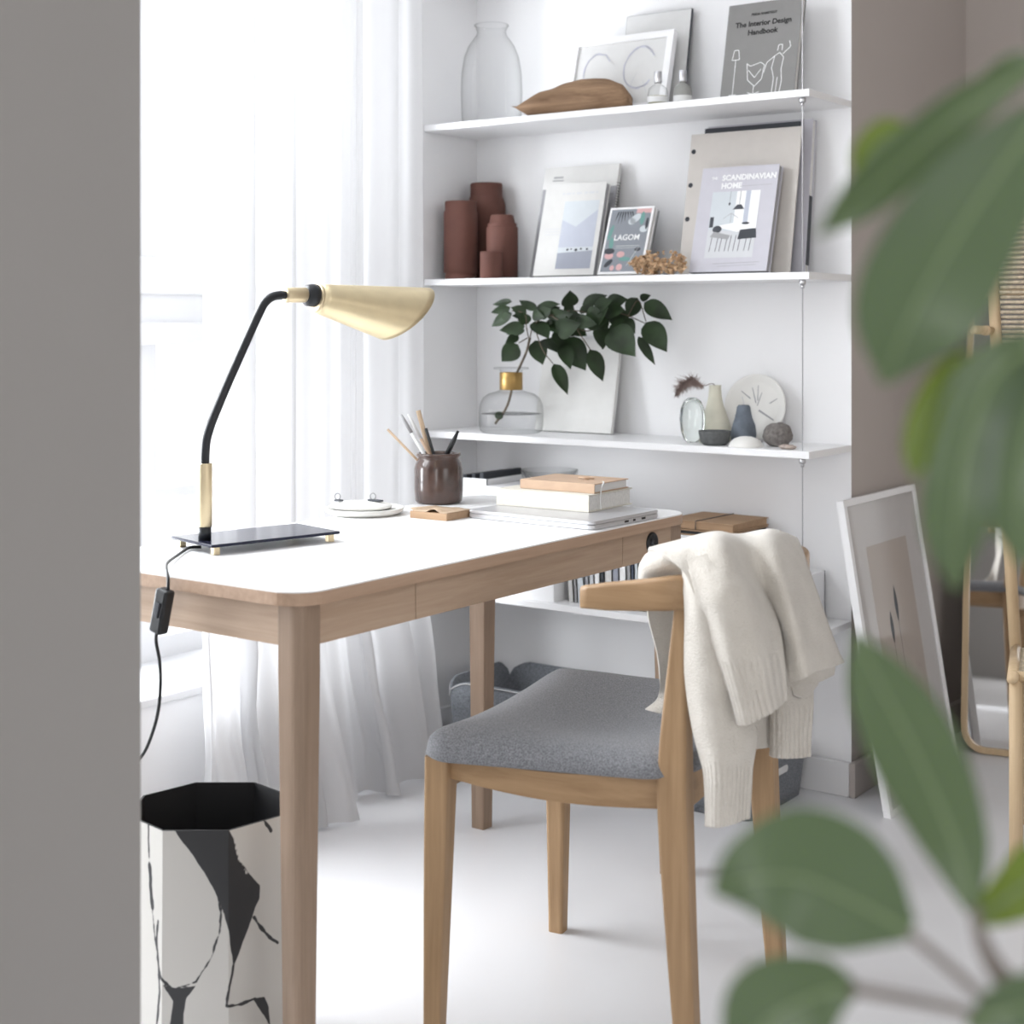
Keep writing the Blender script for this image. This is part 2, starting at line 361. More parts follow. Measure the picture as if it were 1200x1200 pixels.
# sash window
win = MB()
fx0, fx1 = -2.90, -2.83
win.box(fx0, fx1, OY0, OY0+.08, SILL, HEAD, bev=.004); win.box(fx0, fx1, OY1-.08, OY1, SILL, HEAD, bev=.004)
[win.box(fx0, fx1, yy, yy+.115, SILL, HEAD, bev=.004) for yy in (2.36, 1.45)]
win.box(fx0+.006, fx1-.006, OY0, OY1, SILL, SILL+.07); win.box(fx0+.006, fx1-.006, OY0, OY1, HEAD-.08, HEAD)
window = struct(win.build('window_1', M['frame_white']))
b = MB(); b.box(fx0-.005, fx1+.02, OY0+.08, OY1-.08, 1.195, 1.285, bev=.004); b.box(fx0+.01, fx1+.03, OY0+.08, OY1-.08, 1.075, 1.128, bev=.004); b.box(fx0+.004, fx1+.012, OY0+.08, OY1-.08, 1.120, 1.200)
b.build('meeting_rail', M['frame_white'], window)
b = MB()
for z in (1.50, 1.845, 2.2): b.box(fx0+.02, fx1-.01, OY0+.08, OY1-.08, z, z+.02)
b.box(fx0+.02, fx1-.01, OY0+.08, OY1-.08, .70, .725)
b.build('glazing_bar', M['frame_white'], window)
MB().box(fx0+.03, fx0+.034, OY0+.08, OY1-.08, SILL+.07, HEAD-.08).build('window_pane', M['pane'], window)
MB().box(WX0+.05, WX1+.012, OY0, OY1, SILL, SILL+.018, bev=.003).build('window_sill', M['frame_white'], window)

# ------------------------------------------------------------------ curtains
def curtain(label, y0, y1, x0, seed, nf, hem):
    rnd = random.Random(seed); b = MB((x0, (y0+y1)/2, 0)); rows = []
    NU, NV = 150, 56
    ph = [rnd.uniform(0, 6.28) for _ in range(4)]
    for j in range(NV+1):
        v = j/NV; z = 2.68*(1-v)+.006
        row = []
        for i in range(NU+1):
            u = i/NU; lo = max(0, (v-.78)/.22)
            ww = u+.012*math.sin(9*u+2.2*v+ph[3])
            a = .019*(1-.15*v)
            fx = a*math.sin(2*PI*nf*(ww+.10*math.sin(5*ww+ph[1]))+ph[0])+.007*math.sin(2*PI*nf*2.3*ww+ph[1]+.8*v)+.003*math.sin(2*PI*nf*5.1*ww+ph[2])
            hx, hy = hem(u)
            x = x0+fx*(1+.7*lo)+hx*lo**1.6
            y = y0+(y1-y0)*u+.018*math.cos(2*PI*nf*ww+ph[0])*(1+lo)+hy*lo**1.5
            zz = z
            if lo > 0:
                x += .03*lo*noise.noise(Vector((u*9, v*14, seed))); y += .025*lo*noise.noise(Vector((u*9+5, v*14, seed)))
                zz = max(.004+.006*abs(math.sin(40*u)), z-.0*lo+.012*lo*noise.noise(Vector((u*7, v*9, seed+3))))
            row.append((x, y, zz))
        rows.append(row)
    b.grid(rows); o = b.build('curtain', M['curtain'], recalc=False)
    return tag(o, label, 'curtain')
curtain('white sheer curtain panel behind the lamp, pooling behind the front desk leg', 2.24, 2.60, -2.43, 3, 2.6, lambda u: (.02+.15*u**2, -.05*u))
curtain('white sheer curtain panel nearest the shelves, hem gathered by the recess wall', 2.63, 2.985, -2.44, 11, 2.4, lambda u: (.05+.06*math.sin(PI*u), .01))

# ------------------------------------------------------------------ shelves
TS = .0167; SZ = [1.6397, 1.2262, .82, .4011]; ST = [z+TS for z in SZ]
nmz = ['topmost white wall shelf, holding the tall glass vase and driftwood', 'second white wall shelf from the top, holding the brown vases and books',
       'third white wall shelf from the top, holding the leafy branch vase', 'lowest white wall shelf, under the desk height with the row of book spines']
for z, lb in zip(SZ, nmz):
    o = MB(((XL+XR)/2, YB, z)).box(XL+.001, XR, YF, YB-.001, z, z+TS, bev=.0012, seg=1).build('wall_shelf', M['shelf'])
    tag(o, lb, 'shelf', 'white wall shelves in the recess')
# unseen extra board, added above the view to shade the upper back wall
sbox('shade_board', M['shelf'], XL+.001, XR, YF, YB-.001, 2.052, 2.052+TS)
CX, CY = -1.468, 3.181
cab = thing('shelf_cable', 'thin steel cable running down the right front of the shelves', 'cable', (CX, CY, ST[3]))
MB((CX, CY, ST[3])).tube([(CX, CY, ST[3]), (CX, CY, CEIL)], .0013, 8).build('wire', M['steel'], cab)
for z in SZ[:3]:
    b = MB((CX, CY, ST[3])); b.lathe([(.006, -.012), (.0075, -.010), (.0075, -.001), (.006, 0)], CX, CY, z, 16)
    b.lathe([(.004, -.02), (.004, -.012)], CX, CY, z, 12); b.build('clamp', M['steel'], cab)

# ------------------------------------------------------------------ desk
DT = .74; X1, Y0, Y1 = -1.5144, 1.5906, 2.7487; X0 = -2.062; DA = .0152
desk = thing('desk', 'oak desk with white laminate top by the window', 'desk', ((X0+X1)/2, (Y0+Y1)/2, 0)); DO = desk.location
b = MB(DO); b.prism(rrect(X0, X1, Y0, Y1, .055, 10), DT-.021, DT-.0025, bev=.004, smooth=False); top = b.build('tabletop', M['ply'], desk)
b = MB(DO); b.prism(rrect(X0+.0008, X1-.0008, Y0+.0008, Y1-.0008, .054, 10), DT-.0025, DT); o = b.build('laminate_surface', M['laminate'], top); o['label'] = 'white laminate surface'
ax0, ax1, ay0, ay1 = X0+DA, X1-DA, Y0+DA, Y1-DA; az0, az1 = DT-.083, DT-.021; LW = .045
b = MB(DO); b.box(ax0+.02, ax1-.02, ay0+.003, ay0+.021, az0, az1); b.build('end_apron', M['oak_x'], desk)
b = MB(DO); b.box(ax0+.02, ax1-.02, ay1-.021, ay1-.003, az0, az1); b.build('end_apron', M['oak_x'], desk)
b = MB(DO); b.box(ax0+.003, ax0+.021, ay0+.02, ay1-.02, az0, az1); b.build('side_apron', M['oak_y'], desk)
s1_, s2_ = 1.873, 2.503
b = MB(DO); b.box(ax1-.021, ax1-.001, ay0+LW, s1_-.001, az0, az1, bev=.0007, seg=1); b.build('front_apron', M['oak_y'], desk)
b = MB(DO); b.box(ax1-.021, ax1-.001, s2_+.001, ay1-.014, az0, az1, bev=.0007, seg=1); b.build('front_apron', M['oak_y'], desk)
b = MB(DO); b.box(ax1-.021, ax1-.001, s1_+.001, s2_-.001, az0, az1-.001, bev=.0007, seg=1); b.box(ax1-.3, ax1-.021, s1_+.02, s2_-.02, az0+.008, az0+.016); b.build('drawer', M['oak_y'], desk)
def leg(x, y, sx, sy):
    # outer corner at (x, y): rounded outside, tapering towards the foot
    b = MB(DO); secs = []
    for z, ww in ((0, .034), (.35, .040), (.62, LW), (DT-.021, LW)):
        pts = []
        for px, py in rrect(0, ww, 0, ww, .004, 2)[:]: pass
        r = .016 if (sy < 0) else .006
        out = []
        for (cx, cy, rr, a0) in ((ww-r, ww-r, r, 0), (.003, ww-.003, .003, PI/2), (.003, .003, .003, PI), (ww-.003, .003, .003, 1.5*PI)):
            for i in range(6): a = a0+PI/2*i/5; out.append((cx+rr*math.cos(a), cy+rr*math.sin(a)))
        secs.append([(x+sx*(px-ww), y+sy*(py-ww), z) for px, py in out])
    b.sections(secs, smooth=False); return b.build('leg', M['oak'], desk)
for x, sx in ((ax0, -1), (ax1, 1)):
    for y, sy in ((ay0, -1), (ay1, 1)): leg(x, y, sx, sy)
g = at_x(764, 636, ax1)
b = MB(DO); mt = Matrix.Translation(g)@Matrix.Rotation(PI/2, 4, 'Y')
b.lathe([(.021, -.002), (.021, .002), (.0195, .0035), (.016, .0035), (.015, .0015), (0, .0015)], seg=32, mtx=mt); gr = b.build('power_button', M['black_plastic'], desk); gr['label'] = 'black round button'
b = MB(DO); b.lathe([(.006, .0016), (.006, .003), (0, .003)], seg=20, mtx=mt); b.build('button_cap', M['charcoal'], gr)

# ------------------------------------------------------------------ desk chair
CO = Vector((-1.33, 2.14, 0)); CR = math.radians(9.5)
chair = thing('desk_chair', 'oak chair with grey wool seat pulled up to the desk', 'chair', CO, (0, 0, CR))
def rect_loft(path, name, m, parent=chair, bev=.006, smooth=False):
    # path: (x, y, z, half width x, half width y), rounded section
    b = MB(); secs = []
    P = crom([p[:3] for p in path], 6); W_ = crom([(p[3], p[4], 0) for p in path], 6)
    for p, ww in zip(P, W_):
        secs.append([(p.x+a, p.y+c, p.z) for a, c in rrect(-ww.x, ww.x, -ww.y, ww.y, min(bev, ww.x*.6), 3)])
    b.sections(secs, smooth=False); return b.build(name, m, parent)
for s in (-1, 1):
    rect_loft([(-.205, s*.236, 0, .0145, .0145), (-.202, s*.231, .22, .018, .018), (-.198, s*.226, .446, .021, .021)], 'leg', M['chair_wood'])
    rect_loft([(.217, s*.224, 0, .0155, .0155), (.203, s*.221, .2, .019, .019), (.192, s*.219, .40, .0225, .0215), (.192, s*.219, .50, .0215, .0195), (.198, s*.222, .62, .0155, .0135), (.208, s*.226, .735, .0115, .0105)], 'rear_leg', M['chair_wood'])
# seat rails: sides bow outwards and rise to the back
b = MB()
for s in (-1, 1):
    secs = []
    for i in range(15):
        t = i/14; x = -.18+t*.355; y = s*(.232+.022*math.sin(PI*t)-.006*t); zt = .443+.016*t; hh_ = .030+.016*math.sin(PI/2*min(1, t*1.2))
        secs.append([(x, y, zt-hh_), (x, y-s*.02, zt-hh_), (x, y-s*.02, zt), (x, y, zt)])
    b.sections(secs, smooth=False)
for x0, zt in ((-.207, .443), (.185, .459)):
    b.box(x0, x0+.02, -.21, .21, zt-.05, zt)
b.build('seat_rail', M['chair_wood_x'], chair)
# upholstered seat
def seat_pt(u, v, top):
    ou = math.copysign(abs(u)**.92, u); x = -.008+.226*ou; half = .262-.012*u
    y = half*v
    # round the plan corners
    k = max(0, abs(u)-.72)/.28; y *= 1-.12*k*k
    k2 = max(0, abs(v)-.7)/.3; x = -.015+(x+.015)*(1-.07*k2*k2)
    base = .446+.016*(u+1)/2
    if not top: return (x*.985, y*.985, base)
    m_ = max(abs(u), abs(v)); edge = min(1, (1-m_)/.42); rnd = math.sqrt(max(0, 1-(1-edge)**2))
    dish = .022*(v*v)*(1-.2*u)-.012*(1-v*v)*math.exp(-((u-.25)/.5)**2)+.012*math.exp(-((u+.55)/.35)**2)*(1-v*v)*.5
    return (x, y, base+.004+.030*rnd+dish*rnd)
b = MB(); N = 36
rows = [[seat_pt(-1+2*i/N, -1+2*j/N, True) for j in range(N+1)] for i in range(N+1)]; b.grid(rows)
rowsb = [[seat_pt(-1+2*i/N, -1+2*j/N, False) for j in range(N+1)] for i in range(N+1)]; b.grid(rowsb)
per = [(i, 0) for i in range(N)]+[(N, j) for j in range(N)]+[(i, N) for i in range(N, 0, -1)]+[(0, j) for j in range(N, 0, -1)]
b.sections([[rows[i][j] for i, j in per], [rowsb[i][j] for i, j in per]], capends=False)
bmesh.ops.remove_doubles(b.bm, verts=b.bm.verts, dist=1e-5); o = b.build('seat', M['seat'], chair); o['label'] = 'grey wool upholstered seat'
# curved back band with short arms
band = crom([(.048, -.232, .717), (.13, -.232, .726), (.205, -.230, .736), (.262, -.17, .740), (.298, -.07, .742), (.303, 0, .740), (.298, .07, .737), (.262, .17, .730), (.205, .230, .722), (.13, .232, .716), (.048, .232, .710)], 6)
b = MB(); secs = []
for i, p in enumerate(band):
    d = (band[min(i+1, len(band)-1)]-band[max(i-1, 0)]).normalized(); nrm = d.cross(Vector((0, 0, 1))).normalized()
    e = min(1, min(i, len(band)-1-i)/3); t = i/(len(band)-1); wd = (.0125+.004*math.sin(PI*t))*(.86+.14*e); hz = (.0185+.006*min(1, min(t, 1-t)*6))*(.9+.1*e)
    secs.append([tuple(p+nrm*a+Vector((0, 0, c))) for a, c in rrect(-wd, wd, -hz, hz, .006, 3)])
b.sections(secs); b.build('backrest', M['chair_wood_x'], chair)

# ------------------------------------------------------------------ cream sweater over the chair back
swo = at_d(850, 650, 2.33)
sw = thing('sweater', 'cream knitted wool sweater draped over the chair back', 'sweater', (swo.x, swo.y, .5)); SO = sw.location
def cloth(name, rows, parent, n=7, amp=.004, ribs=0, thick=.006, seed=0, ns=14, ribrow=None, fold=.007):
    R = [crom([at_d(*p) for p in r], n) for r in rows]
    cols = [crom([r[i] for r in R], n) for i in range(len(R[0]))]
    nr, nc = len(cols[0]), len(cols)
    view = Vector((-SN, CS, 0))
    b = MB(SO); g_ = []
    for j in range(nr):
        row = []
        for i in range(nc):
            p = cols[i][j]; q = p*ns+Vector((seed*3.1, 0, 0))
            lat = p.x*CS+p.y*SN
            dp = amp*noise.noise(q)+amp*.4*noise.noise(q*2.7)+fold*noise.noise(Vector((lat*34+p.z*6, p.z*4, seed*2.3)))*min(1, j/nr*3)
            if ribs: dp += .0024*math.sin(2*PI*ribs*i/(nc-1))*(1 if ribrow is None else max(0, min(1, (j/(nr-1)-ribrow)/.05)))
            row.append(tuple(p+view*dp))
        g_.append(row)
    b.grid(g_); o = b.build(name, M['knit'], parent, solid=thick, subsurf=1, recalc=False, offset=0); return o
# body: from the seat side over the band and down outside, deep vertical folds
cloth('body', [
    [(772, 712, 2.42), (800, 712, 2.44), (835, 715, 2.46), (868, 715, 2.49), (898, 715, 2.53), (918, 715, 2.58)],
    [(764, 672, 2.40), (798, 655, 2.40), (835, 642, 2.42), (868, 636, 2.45), (898, 634, 2.50), (922, 648, 2.56)],
    [(760, 645, 2.34), (798, 635, 2.33), (838, 625, 2.34), (870, 629, 2.39), (903, 622, 2.44), (930, 630, 2.50)],
    [(772, 648, 2.24), (806, 642, 2.225), (844, 632, 2.22), (876, 640, 2.275), (906, 628, 2.32), (938, 644, 2.40)],
    [(802, 672, 2.19), (828, 672, 2.175), (860, 664, 2.175), (890, 680, 2.26), (914, 662, 2.245), (949, 676, 2.36)],
    [(818, 712, 2.17), (842, 714, 2.155), (870, 706, 2.16), (900, 712, 2.265), (926, 706, 2.225), (960, 708, 2.35)],
    [(832, 756, 2.165), (853, 760, 2.145), (880, 754, 2.155), (909, 746, 2.255), (937, 746, 2.22), (972, 742, 2.345)],
    [(845, 800, 2.165), (866, 802, 2.14), (893, 796, 2.15), (918, 784, 2.235), (946, 778, 2.215), (983, 768, 2.34)],
    [(848, 808, 2.165), (869, 810, 2.14), (897, 806, 2.15), (920, 801, 2.235), (950, 790, 2.215), (987, 776, 2.34)]], sw, amp=.005, seed=1, ns=20, fold=.014)
# wrapped end of the fold next to the arm
cloth('shoulder_fold', [
    [(800, 676, 2.255), (803, 668, 2.225), (806, 655, 2.22), (806, 645, 2.26)],
    [(783, 672, 2.27), (782, 662, 2.235), (783, 648, 2.235), (784, 640, 2.28)],
    [(768, 676, 2.285), (766, 664, 2.26), (765, 652, 2.265), (768, 645, 2.31)],
    [(758, 684, 2.31), (753, 672, 2.30), (752, 662, 2.31), (757, 652, 2.35)],
    [(758, 690, 2.36), (751, 682, 2.36), (750, 672, 2.36), (755, 660, 2.39)]], sw, amp=.003, seed=5)
# upper sleeve with its ribbed cuff
cloth('sleeve', [
    [(806, 655, 2.20), (830, 650, 2.19), (856, 652, 2.20), (880, 660, 2.28)],
    [(815, 690, 2.17), (838, 690, 2.15), (868, 690, 2.16), (900, 700, 2.26)],
    [(832, 735, 2.16), (850, 735, 2.14), (880, 732, 2.15), (912, 735, 2.23)],
    [(846, 780, 2.155), (862, 782, 2.135), (888, 776, 2.145), (917, 770, 2.215)],
    [(856, 815, 2.155), (871, 818, 2.135), (894, 812, 2.15), (920, 796, 2.215)],
    [(865, 849, 2.155), (878, 848, 2.14), (900, 836, 2.155), (922, 819, 2.215)]], sw, amp=.004, n=14, ribs=11, seed=2, ribrow=.55)
# long sleeve hanging along the rear leg
cloth('sleeve', [
    [(801, 668, 2.21), (812, 668, 2.185), (826, 680, 2.18), (840, 700, 2.20)],
    [(804, 720, 2.20), (818, 718, 2.172), (838, 730, 2.17), (852, 750, 2.19)],
    [(804, 790, 2.20), (822, 790, 2.168), (848, 800, 2.165), (868, 810, 2.19)],
    [(812, 850, 2.20), (832, 850, 2.165), (862, 856, 2.165), (885, 856, 2.195)],
    [(824, 900, 2.20), (840, 902, 2.165), (862, 902, 2.17), (880, 900, 2.20)],
    [(827, 940, 2.20), (840, 942, 2.17), (860, 940, 2.175), (878, 936, 2.20)],
    [(827, 968, 2.20), (840, 970, 2.17), (857, 966, 2.175), (877, 959, 2.20)]], sw, amp=.004, n=14, ribs=12, seed=3, ribrow=.62)
# folded under layers at the back and second ribbed hem
cloth('hem', [
    [(912, 770, 2.33), (935, 770, 2.34), (958, 770, 2.37), (974, 765, 2.42)],
    [(915, 795, 2.33), (938, 795, 2.335), (960, 790, 2.37), (977, 780, 2.42)],
    [(918, 803, 2.33), (940, 803, 2.335), (960, 798, 2.37), (976, 791, 2.42)]], sw, amp=.003, seed=7)
cloth('hem', [
    [(920, 780, 2.37), (935, 785, 2.38), (950, 785, 2.40), (962, 780, 2.43)],
    [(926, 803, 2.37), (937, 806, 2.38), (948, 804, 2.40), (958, 798, 2.43)],
    [(931, 815, 2.37), (940, 818, 2.38), (948, 815, 2.40), (957, 802, 2.43)]], sw, amp=.003, seed=8)
cloth('hem', [
    [(900, 790, 2.36), (915, 795, 2.36), (932, 795, 2.39), (952, 790, 2.43)],
    [(903, 830, 2.36), (918, 832, 2.355), (935, 830, 2.385), (951, 825, 2.42)],
    [(904, 865, 2.36), (918, 866, 2.355), (934, 865, 2.385), (949, 863, 2.42)],
    [(903, 886, 2.36), (918, 888, 2.355), (934, 888, 2.385), (948, 886, 2.42)]], sw, amp=.003, n=14, ribs=9, seed=9, ribrow=.3)
cloth('hem', [
    [(872, 800, 2.33), (885, 800, 2.35), (905, 800, 2.39)],
    [(876, 840, 2.33), (888, 842, 2.35), (907, 842, 2.39)],
    [(880, 876, 2.33), (890, 877, 2.35), (908, 875, 2.39)]], sw, amp=.003, seed=10)
# the part falling on the seat side, its tip lying on the seat
cloth('front_drape', [
    [(757, 690, 2.37), (772, 690, 2.38), (790, 690, 2.40), (806, 690, 2.42)],
    [(760, 725, 2.39), (774, 725, 2.40), (790, 728, 2.42), (806, 730, 2.44)],
    [(770, 765, 2.41), (780, 765, 2.42), (792, 765, 2.44), (806, 765, 2.46)],
    [(773, 795, 2.44), (782, 797, 2.45), (794, 797, 2.46), (806, 797, 2.48)],
    [(772, 818, 2.47), (782, 822, 2.46), (794, 824, 2.47), (804, 824, 2.49)],
    [(757, 832, 2.485), (772, 836, 2.465), (786, 838, 2.46), (798, 838, 2.48)]], sw, amp=.006, seed=4)

# ------------------------------------------------------------------ desk lamp
LB = at_z(240, 633, .758); dl = Vector((.235, .972, 0)).normalized()
lamp = thing('desk_lamp', 'brass and black desk lamp on the white desk top', 'lamp', (LB.x, LB.y, DT)); LO = lamp.location
def lp(px, py):
    o = Vector((LB.x, LB.y, 0)); u = (px-600)/F
    xc0 = o.x*CS+o.y*SN; z0 = -o.x*SN+o.y*CS; dx = dl.x*CS+dl.y*SN; dz = -dl.x*SN+dl.y*CS
    L = (u*z0-xc0)/(dx-u*dz); z = z0+L*dz; return Vector((o.x+dl.x*L, o.y+dl.y*L, EYE+(H-py)*z/F))
ang = math.atan2(dl.y, dl.x)
mt = Matrix.Translation((LB.x, LB.y, 0))@Matrix.Rotation(ang, 4, 'Z')
PZ0, PZ1 = DT+.0135, DT+.0185
b = MB(LO); b.box(-.022, .236, -.062, .078, PZ0, PZ1, bev=.001, mtx=mt, seg=1); b.build('base_plate', M['black_glass'], lamp)
for x, y in ((-.008, -.05), (-.008, .066), (.222, -.05), (.222, .066)):
    b = MB(LO); b.box(x-.006, x+.006, y-.006, y+.006, DT, PZ0, bev=.001, mtx=mt, seg=1); b.build('foot', M['brass_pale'], lamp)
zz = lambda py: lp(240, py).z
b = MB(LO); b.lathe([(.011, PZ1), (.011, zz(614))], LB.x, LB.y, 0, 24); b.build('stem', M['black_metal'], lamp)
b = MB(LO); b.lathe([(.0122, zz(617)), (.0126, zz(617)+.001), (.0126, zz(544)), (.0122, zz(543))], LB.x, LB.y, 0, 28); b.build('sleeve', M['brass_pale'], lamp)
arm = [lp(240, 560), lp(240, 540), lp(240.5, 528), lp(242, 515), lp(247, 498), lp(254, 480), lp(270, 442), lp(290, 397), lp(305, 364), lp(311, 354), lp(319, 348), lp(328, 346), lp(338, 345.7)]
b = MB(LO); b.tube(crom(arm, 4), .0078, 14); b.build('arm', M['black_metal'], lamp)
def along(p0, p1, prof, name, m, seg=28):
    d = (p1-p0); q = d.to_track_quat('Z', 'Y').to_matrix().to_4x4(); L = d.length
    b = MB(LO); b.lathe([(r, h*L) for r, h in prof], seg=seg, mtx=Matrix.Translation(p0)@q); return b.build(name, m, lamp)
along(lp(334, 345.7), lp(360, 345.7), [(.0125, 0), (.0135, .05), (.0135, .96), (.0125, 1)], 'ferrule', M['brass_pale'])
along(lp(357, 345.9), lp(376, 347), [(.012, 0), (.019, .15), (.021, .4), (.021, .7), (.018, .75), (.018, 1)], 'swivel_joint', M['black_metal'])
pA, pB = lp(371, 349.5), lp(478, 372); d = pB-pA; Ls = d.length
side = d.cross(Vector((0, 0, 1))).normalized(); upv = side.cross(d).normalized(); dn = d.normalized()
b = MB(LO); rows = []; NA = 48
for k in range(NA+1):
    a = 2*PI*k/NA; row = []
    end = Ls*(1.0+.20*math.cos(a)-.03)
    for j in range(15):
        t = j/14*end; r = .0262+(.0585-.0262)*t/Ls
        row.append(tuple(pA+dn*t+(upv*math.cos(a)+side*math.sin(a))*r))
    rows.append(row)
b.grid(rows); bmesh.ops.remove_doubles(b.bm, verts=b.bm.verts, dist=1e-5); b.build('lamp_shade', M['brass'], lamp, solid=.0015)
along(lp(369, 349), lp(371.6, 349.5), [(.024, 0), (.0265, .3), (.0265, 1)], 'shade_collar', M['brass_pale'])
along(lp(376, 350), lp(440, 362), [(.012, 0), (.012, .35), (.02, .6), (.026, .85), (.018, .98), (0, 1)], 'bulb', M['ceramic'])
# cord and inline switch
cp = [at_z(236, 641, DT+.004), at_z(222, 642, DT+.004), at_z(206, 652, DT+.005), at_y(196, 660, 1.63), at_y(195, 668, 1.59), at_y(197, 678, 1.577), at_y(197, 692, 1.572)]
b = MB(LO); b.tube(crom(cp, 5), .0026, 8); b.tube(crom([at_y(p, q, 1.572) for p, q in ((184, 738), (183, 752), (187, 775), (188, 805), (184, 840), (172, 876), (155, 905), (140, 960), (132, 1040))]+[Vector((-1.98, 1.50, .02)), Vector((-2.1, 1.45, .004))], 5), .0026, 8)
cord = b.build('cord', M['black_plastic'], lamp)
sp = at_y(190.5, 715, 1.572); b = MB(LO); mt = Matrix.Translation(sp)@Matrix.Rotation(math.radians(14), 4, 'Y')
b.box(-.0125, .0125, -.011, .009, -.036, .034, bev=.004, mtx=mt); swt = b.build('cord_switch', M['black_plastic'], cord)
b = MB(LO); b.box(-.0045, .0045, -.0135, -.0105, -.010, .014, bev=.0012, mtx=mt); b.build('switch_rocker', M['charcoal'], swt)

# ------------------------------------------------------------------ on the desk
def local_thing(name, label, cat, p, rotz=0, group=None): return thing(name, label, cat, p, (0, 0, rotz), group)
lap = local_thing('laptop', 'closed silver laptop under the cream book on the desk', 'laptop', (-1.676, 2.515, DT), math.radians(-2))
b = MB(); b.prism(rrect(-.152, .152, -.118, .118, .012), .001, .0095, bev=.002); b.build('base', M['silver'], lap)
b = MB(); b.prism(rrect(-.152, .152, -.118, .118, .012), .0103, .0165, bev=.002); b.build('lid', M['silver'], lap)
b = MB(); b.prism(rrect(-.150, .150, -.116, .116, .012), .0093, .0105); b.build('screen_gap', M['charcoal'], lap)
for y, l_ in ((-.01, .014), (.02, .008), (.05, .014)):
    b = MB(); b.box(.1518, .1524, y, y+l_, .0035, .0075); b.build('port', M['dark'], lap)
cb = at_z(692, 600, DT+.017); cl = at_z(578, 592, DT+.017)
rz = math.radians(1.0)
cw = (cb-cl).length
bk = local_thing('book', 'thick cream hardback book lying on the laptop', 'book', ((cb.x+cl.x)/2, (cb.y+cl.y)/2+.085, DT+.0166), rz)
def lying_book(root, wx, wy, t, mc, mp=M['pages'], cov=.0025):
    b = MB(); b.box(-wx/2, wx/2, -wy/2, wy/2, 0, cov, bev=.0008, seg=1); b.box(-wx/2, wx/2, -wy/2, wy/2, t-cov, t, bev=.0008, seg=1); b.box(-wx/2, wx/2, -wy/2, -wy/2+cov, cov*.5, t-cov*.5); b.build('cover', mc, root)
    b = MB(); b.box(-wx/2+.004, wx/2-.004, -wy/2+cov, wy/2-.004, cov, t-cov); b.build('pages', mp, root)
lying_book(bk, cw, .17, .034, M['cream'])
tn = local_thing('notebook', 'tan leather notebook with cord tie on the cream book', 'notebook', (bk.location.x+.018, bk.location.y+.01, DT+.0508), rz)
lying_book(tn, cw*.80, .135, .019, M['leather'], M['paper'], .002)
b = MB(); b.tube(crom([(.01, 0, .022), (.03, -.012, .024), (.045, 0, .022), (.03, .012, .023), (.012, .003, .0225)], 6), .0016, 6); b.tube([(.028, 0, .0185), (.028, 0, .022)], .006, 12); b.build('tie', M['leather'], tn)
b = MB(); b.tube(crom([(cw*.36, -.02, .0195), (cw*.41, -.035, .019), (cw*.425, -.05, .008), (cw*.43, -.055, -.012), (cw*.45, -.06, -.030)], 6), .0014, 6); b.build('ribbon', M['paper'], tn)
# stoneware jar with pencils
jp = at_z(514, 589, DT); jar = local_thing('jar', 'brown glazed stoneware jar holding pens on the desk', 'jar', jp)
b = MB(); b.lathe([(0, .0), (.046, .0), (.051, .006), (.0528, .03), (.0528, .074), (.050, .086), (.045, .094), (.0435, .098), (.048, .103), (.0478, .107), (.043, .108), (.0405, .104), (.041, .094), (.047, .08), (.048, .012), (.0, .010)], seg=48); b.build('body', M['jar'], jar)
def stick(name, label, cat, base, p1, r, m, m2=None, tip=.2, flat_=1):
    base = Vector(base); p1 = Vector(p1); d = p1-base
    t = thing(name, label, cat, base, group='pens and pencils in the stoneware jar')
    if m2 is None: MB(base).tube([base, p1], r, 10, flat=flat_).build('shaft', m, t)
    else:
        MB(base).tube([base, base+d*(1-tip)], r, 10, flat=flat_).build('shaft', m, t)
        MB(base).tube([base+d*(1-tip), base+d*(1-tip*.35), p1], [r*1.02, r, r*.55], 10).build('tip', m2, t)
    return t
jb = lambda a, r=.034: (jp.x+r*math.cos(a), jp.y+r*math.sin(a), DT+.014)
V = Vector((CS, SN, 0)); D_ = Vector((-SN, CS, 0))
def rimdir(px, py, off): return at_d(px, py, (jp.x*-SN+jp.y*CS)+off)
inj = lambda lat, dep: tuple(jp+V*lat+D_*dep+Vector((0, 0, .014)))
stick('wooden_stick', 'long thin wooden stick leaning furthest left in the brown jar', 'stick', inj(.030, .0), rimdir(454, 503, .0), .0028, M['pencil'])
stick('paintbrush', 'white handled brush leaning left in the brown jar', 'brush', inj(.022, -.012), rimdir(470, 486, -.01), .0038, M['paper'], M['spine_grey'], .22)
stick('pencil', 'brown and white pencil leaning left between the brush and stick', 'pencil', inj(.028, -.004), rimdir(478, 485, .005), .0034, M['leather'], M['paper'], .3)
stick('wooden_ruler', 'flat pale wooden ruler standing upright in the brown jar', 'ruler', inj(.004, .022), rimdir(490, 481, .012), .0052, M['pencil'], None, .2, .45)
stick('pen', 'black pen standing beside the wooden ruler in the brown jar', 'pen', inj(.016, .012), rimdir(499, 502, .006), .0034, M['black_plastic'])
pn = stick('pen', 'black and silver pen leaning right in the brown jar', 'pen', inj(-.026, -.006), rimdir(537, 505, -.004), .0055, M['silver'], M['black_plastic'], .45)
# kraft pad
pp = at_z(523, 611, DT); pad = local_thing('memo_pad', 'small kraft memo pad with a curled top sheet by the jar', 'memo pad', (pp.x-.047, pp.y+.043, DT), math.radians(1))
MB().box(-.046, .046, -.042, .042, 0, .014, bev=.0006, seg=1).build('pad', M['kraft'], pad)
b = MB(); b.grid([[(-.046+.092*i/16, -.042+.084*j/4, .0146+.007*max(0, math.cos((i/16-.62)*9))*(1-j/5)) for j in range(5)] for i in range(17)]); b.build('top_sheet', M['pencil'], pad, solid=.0006)
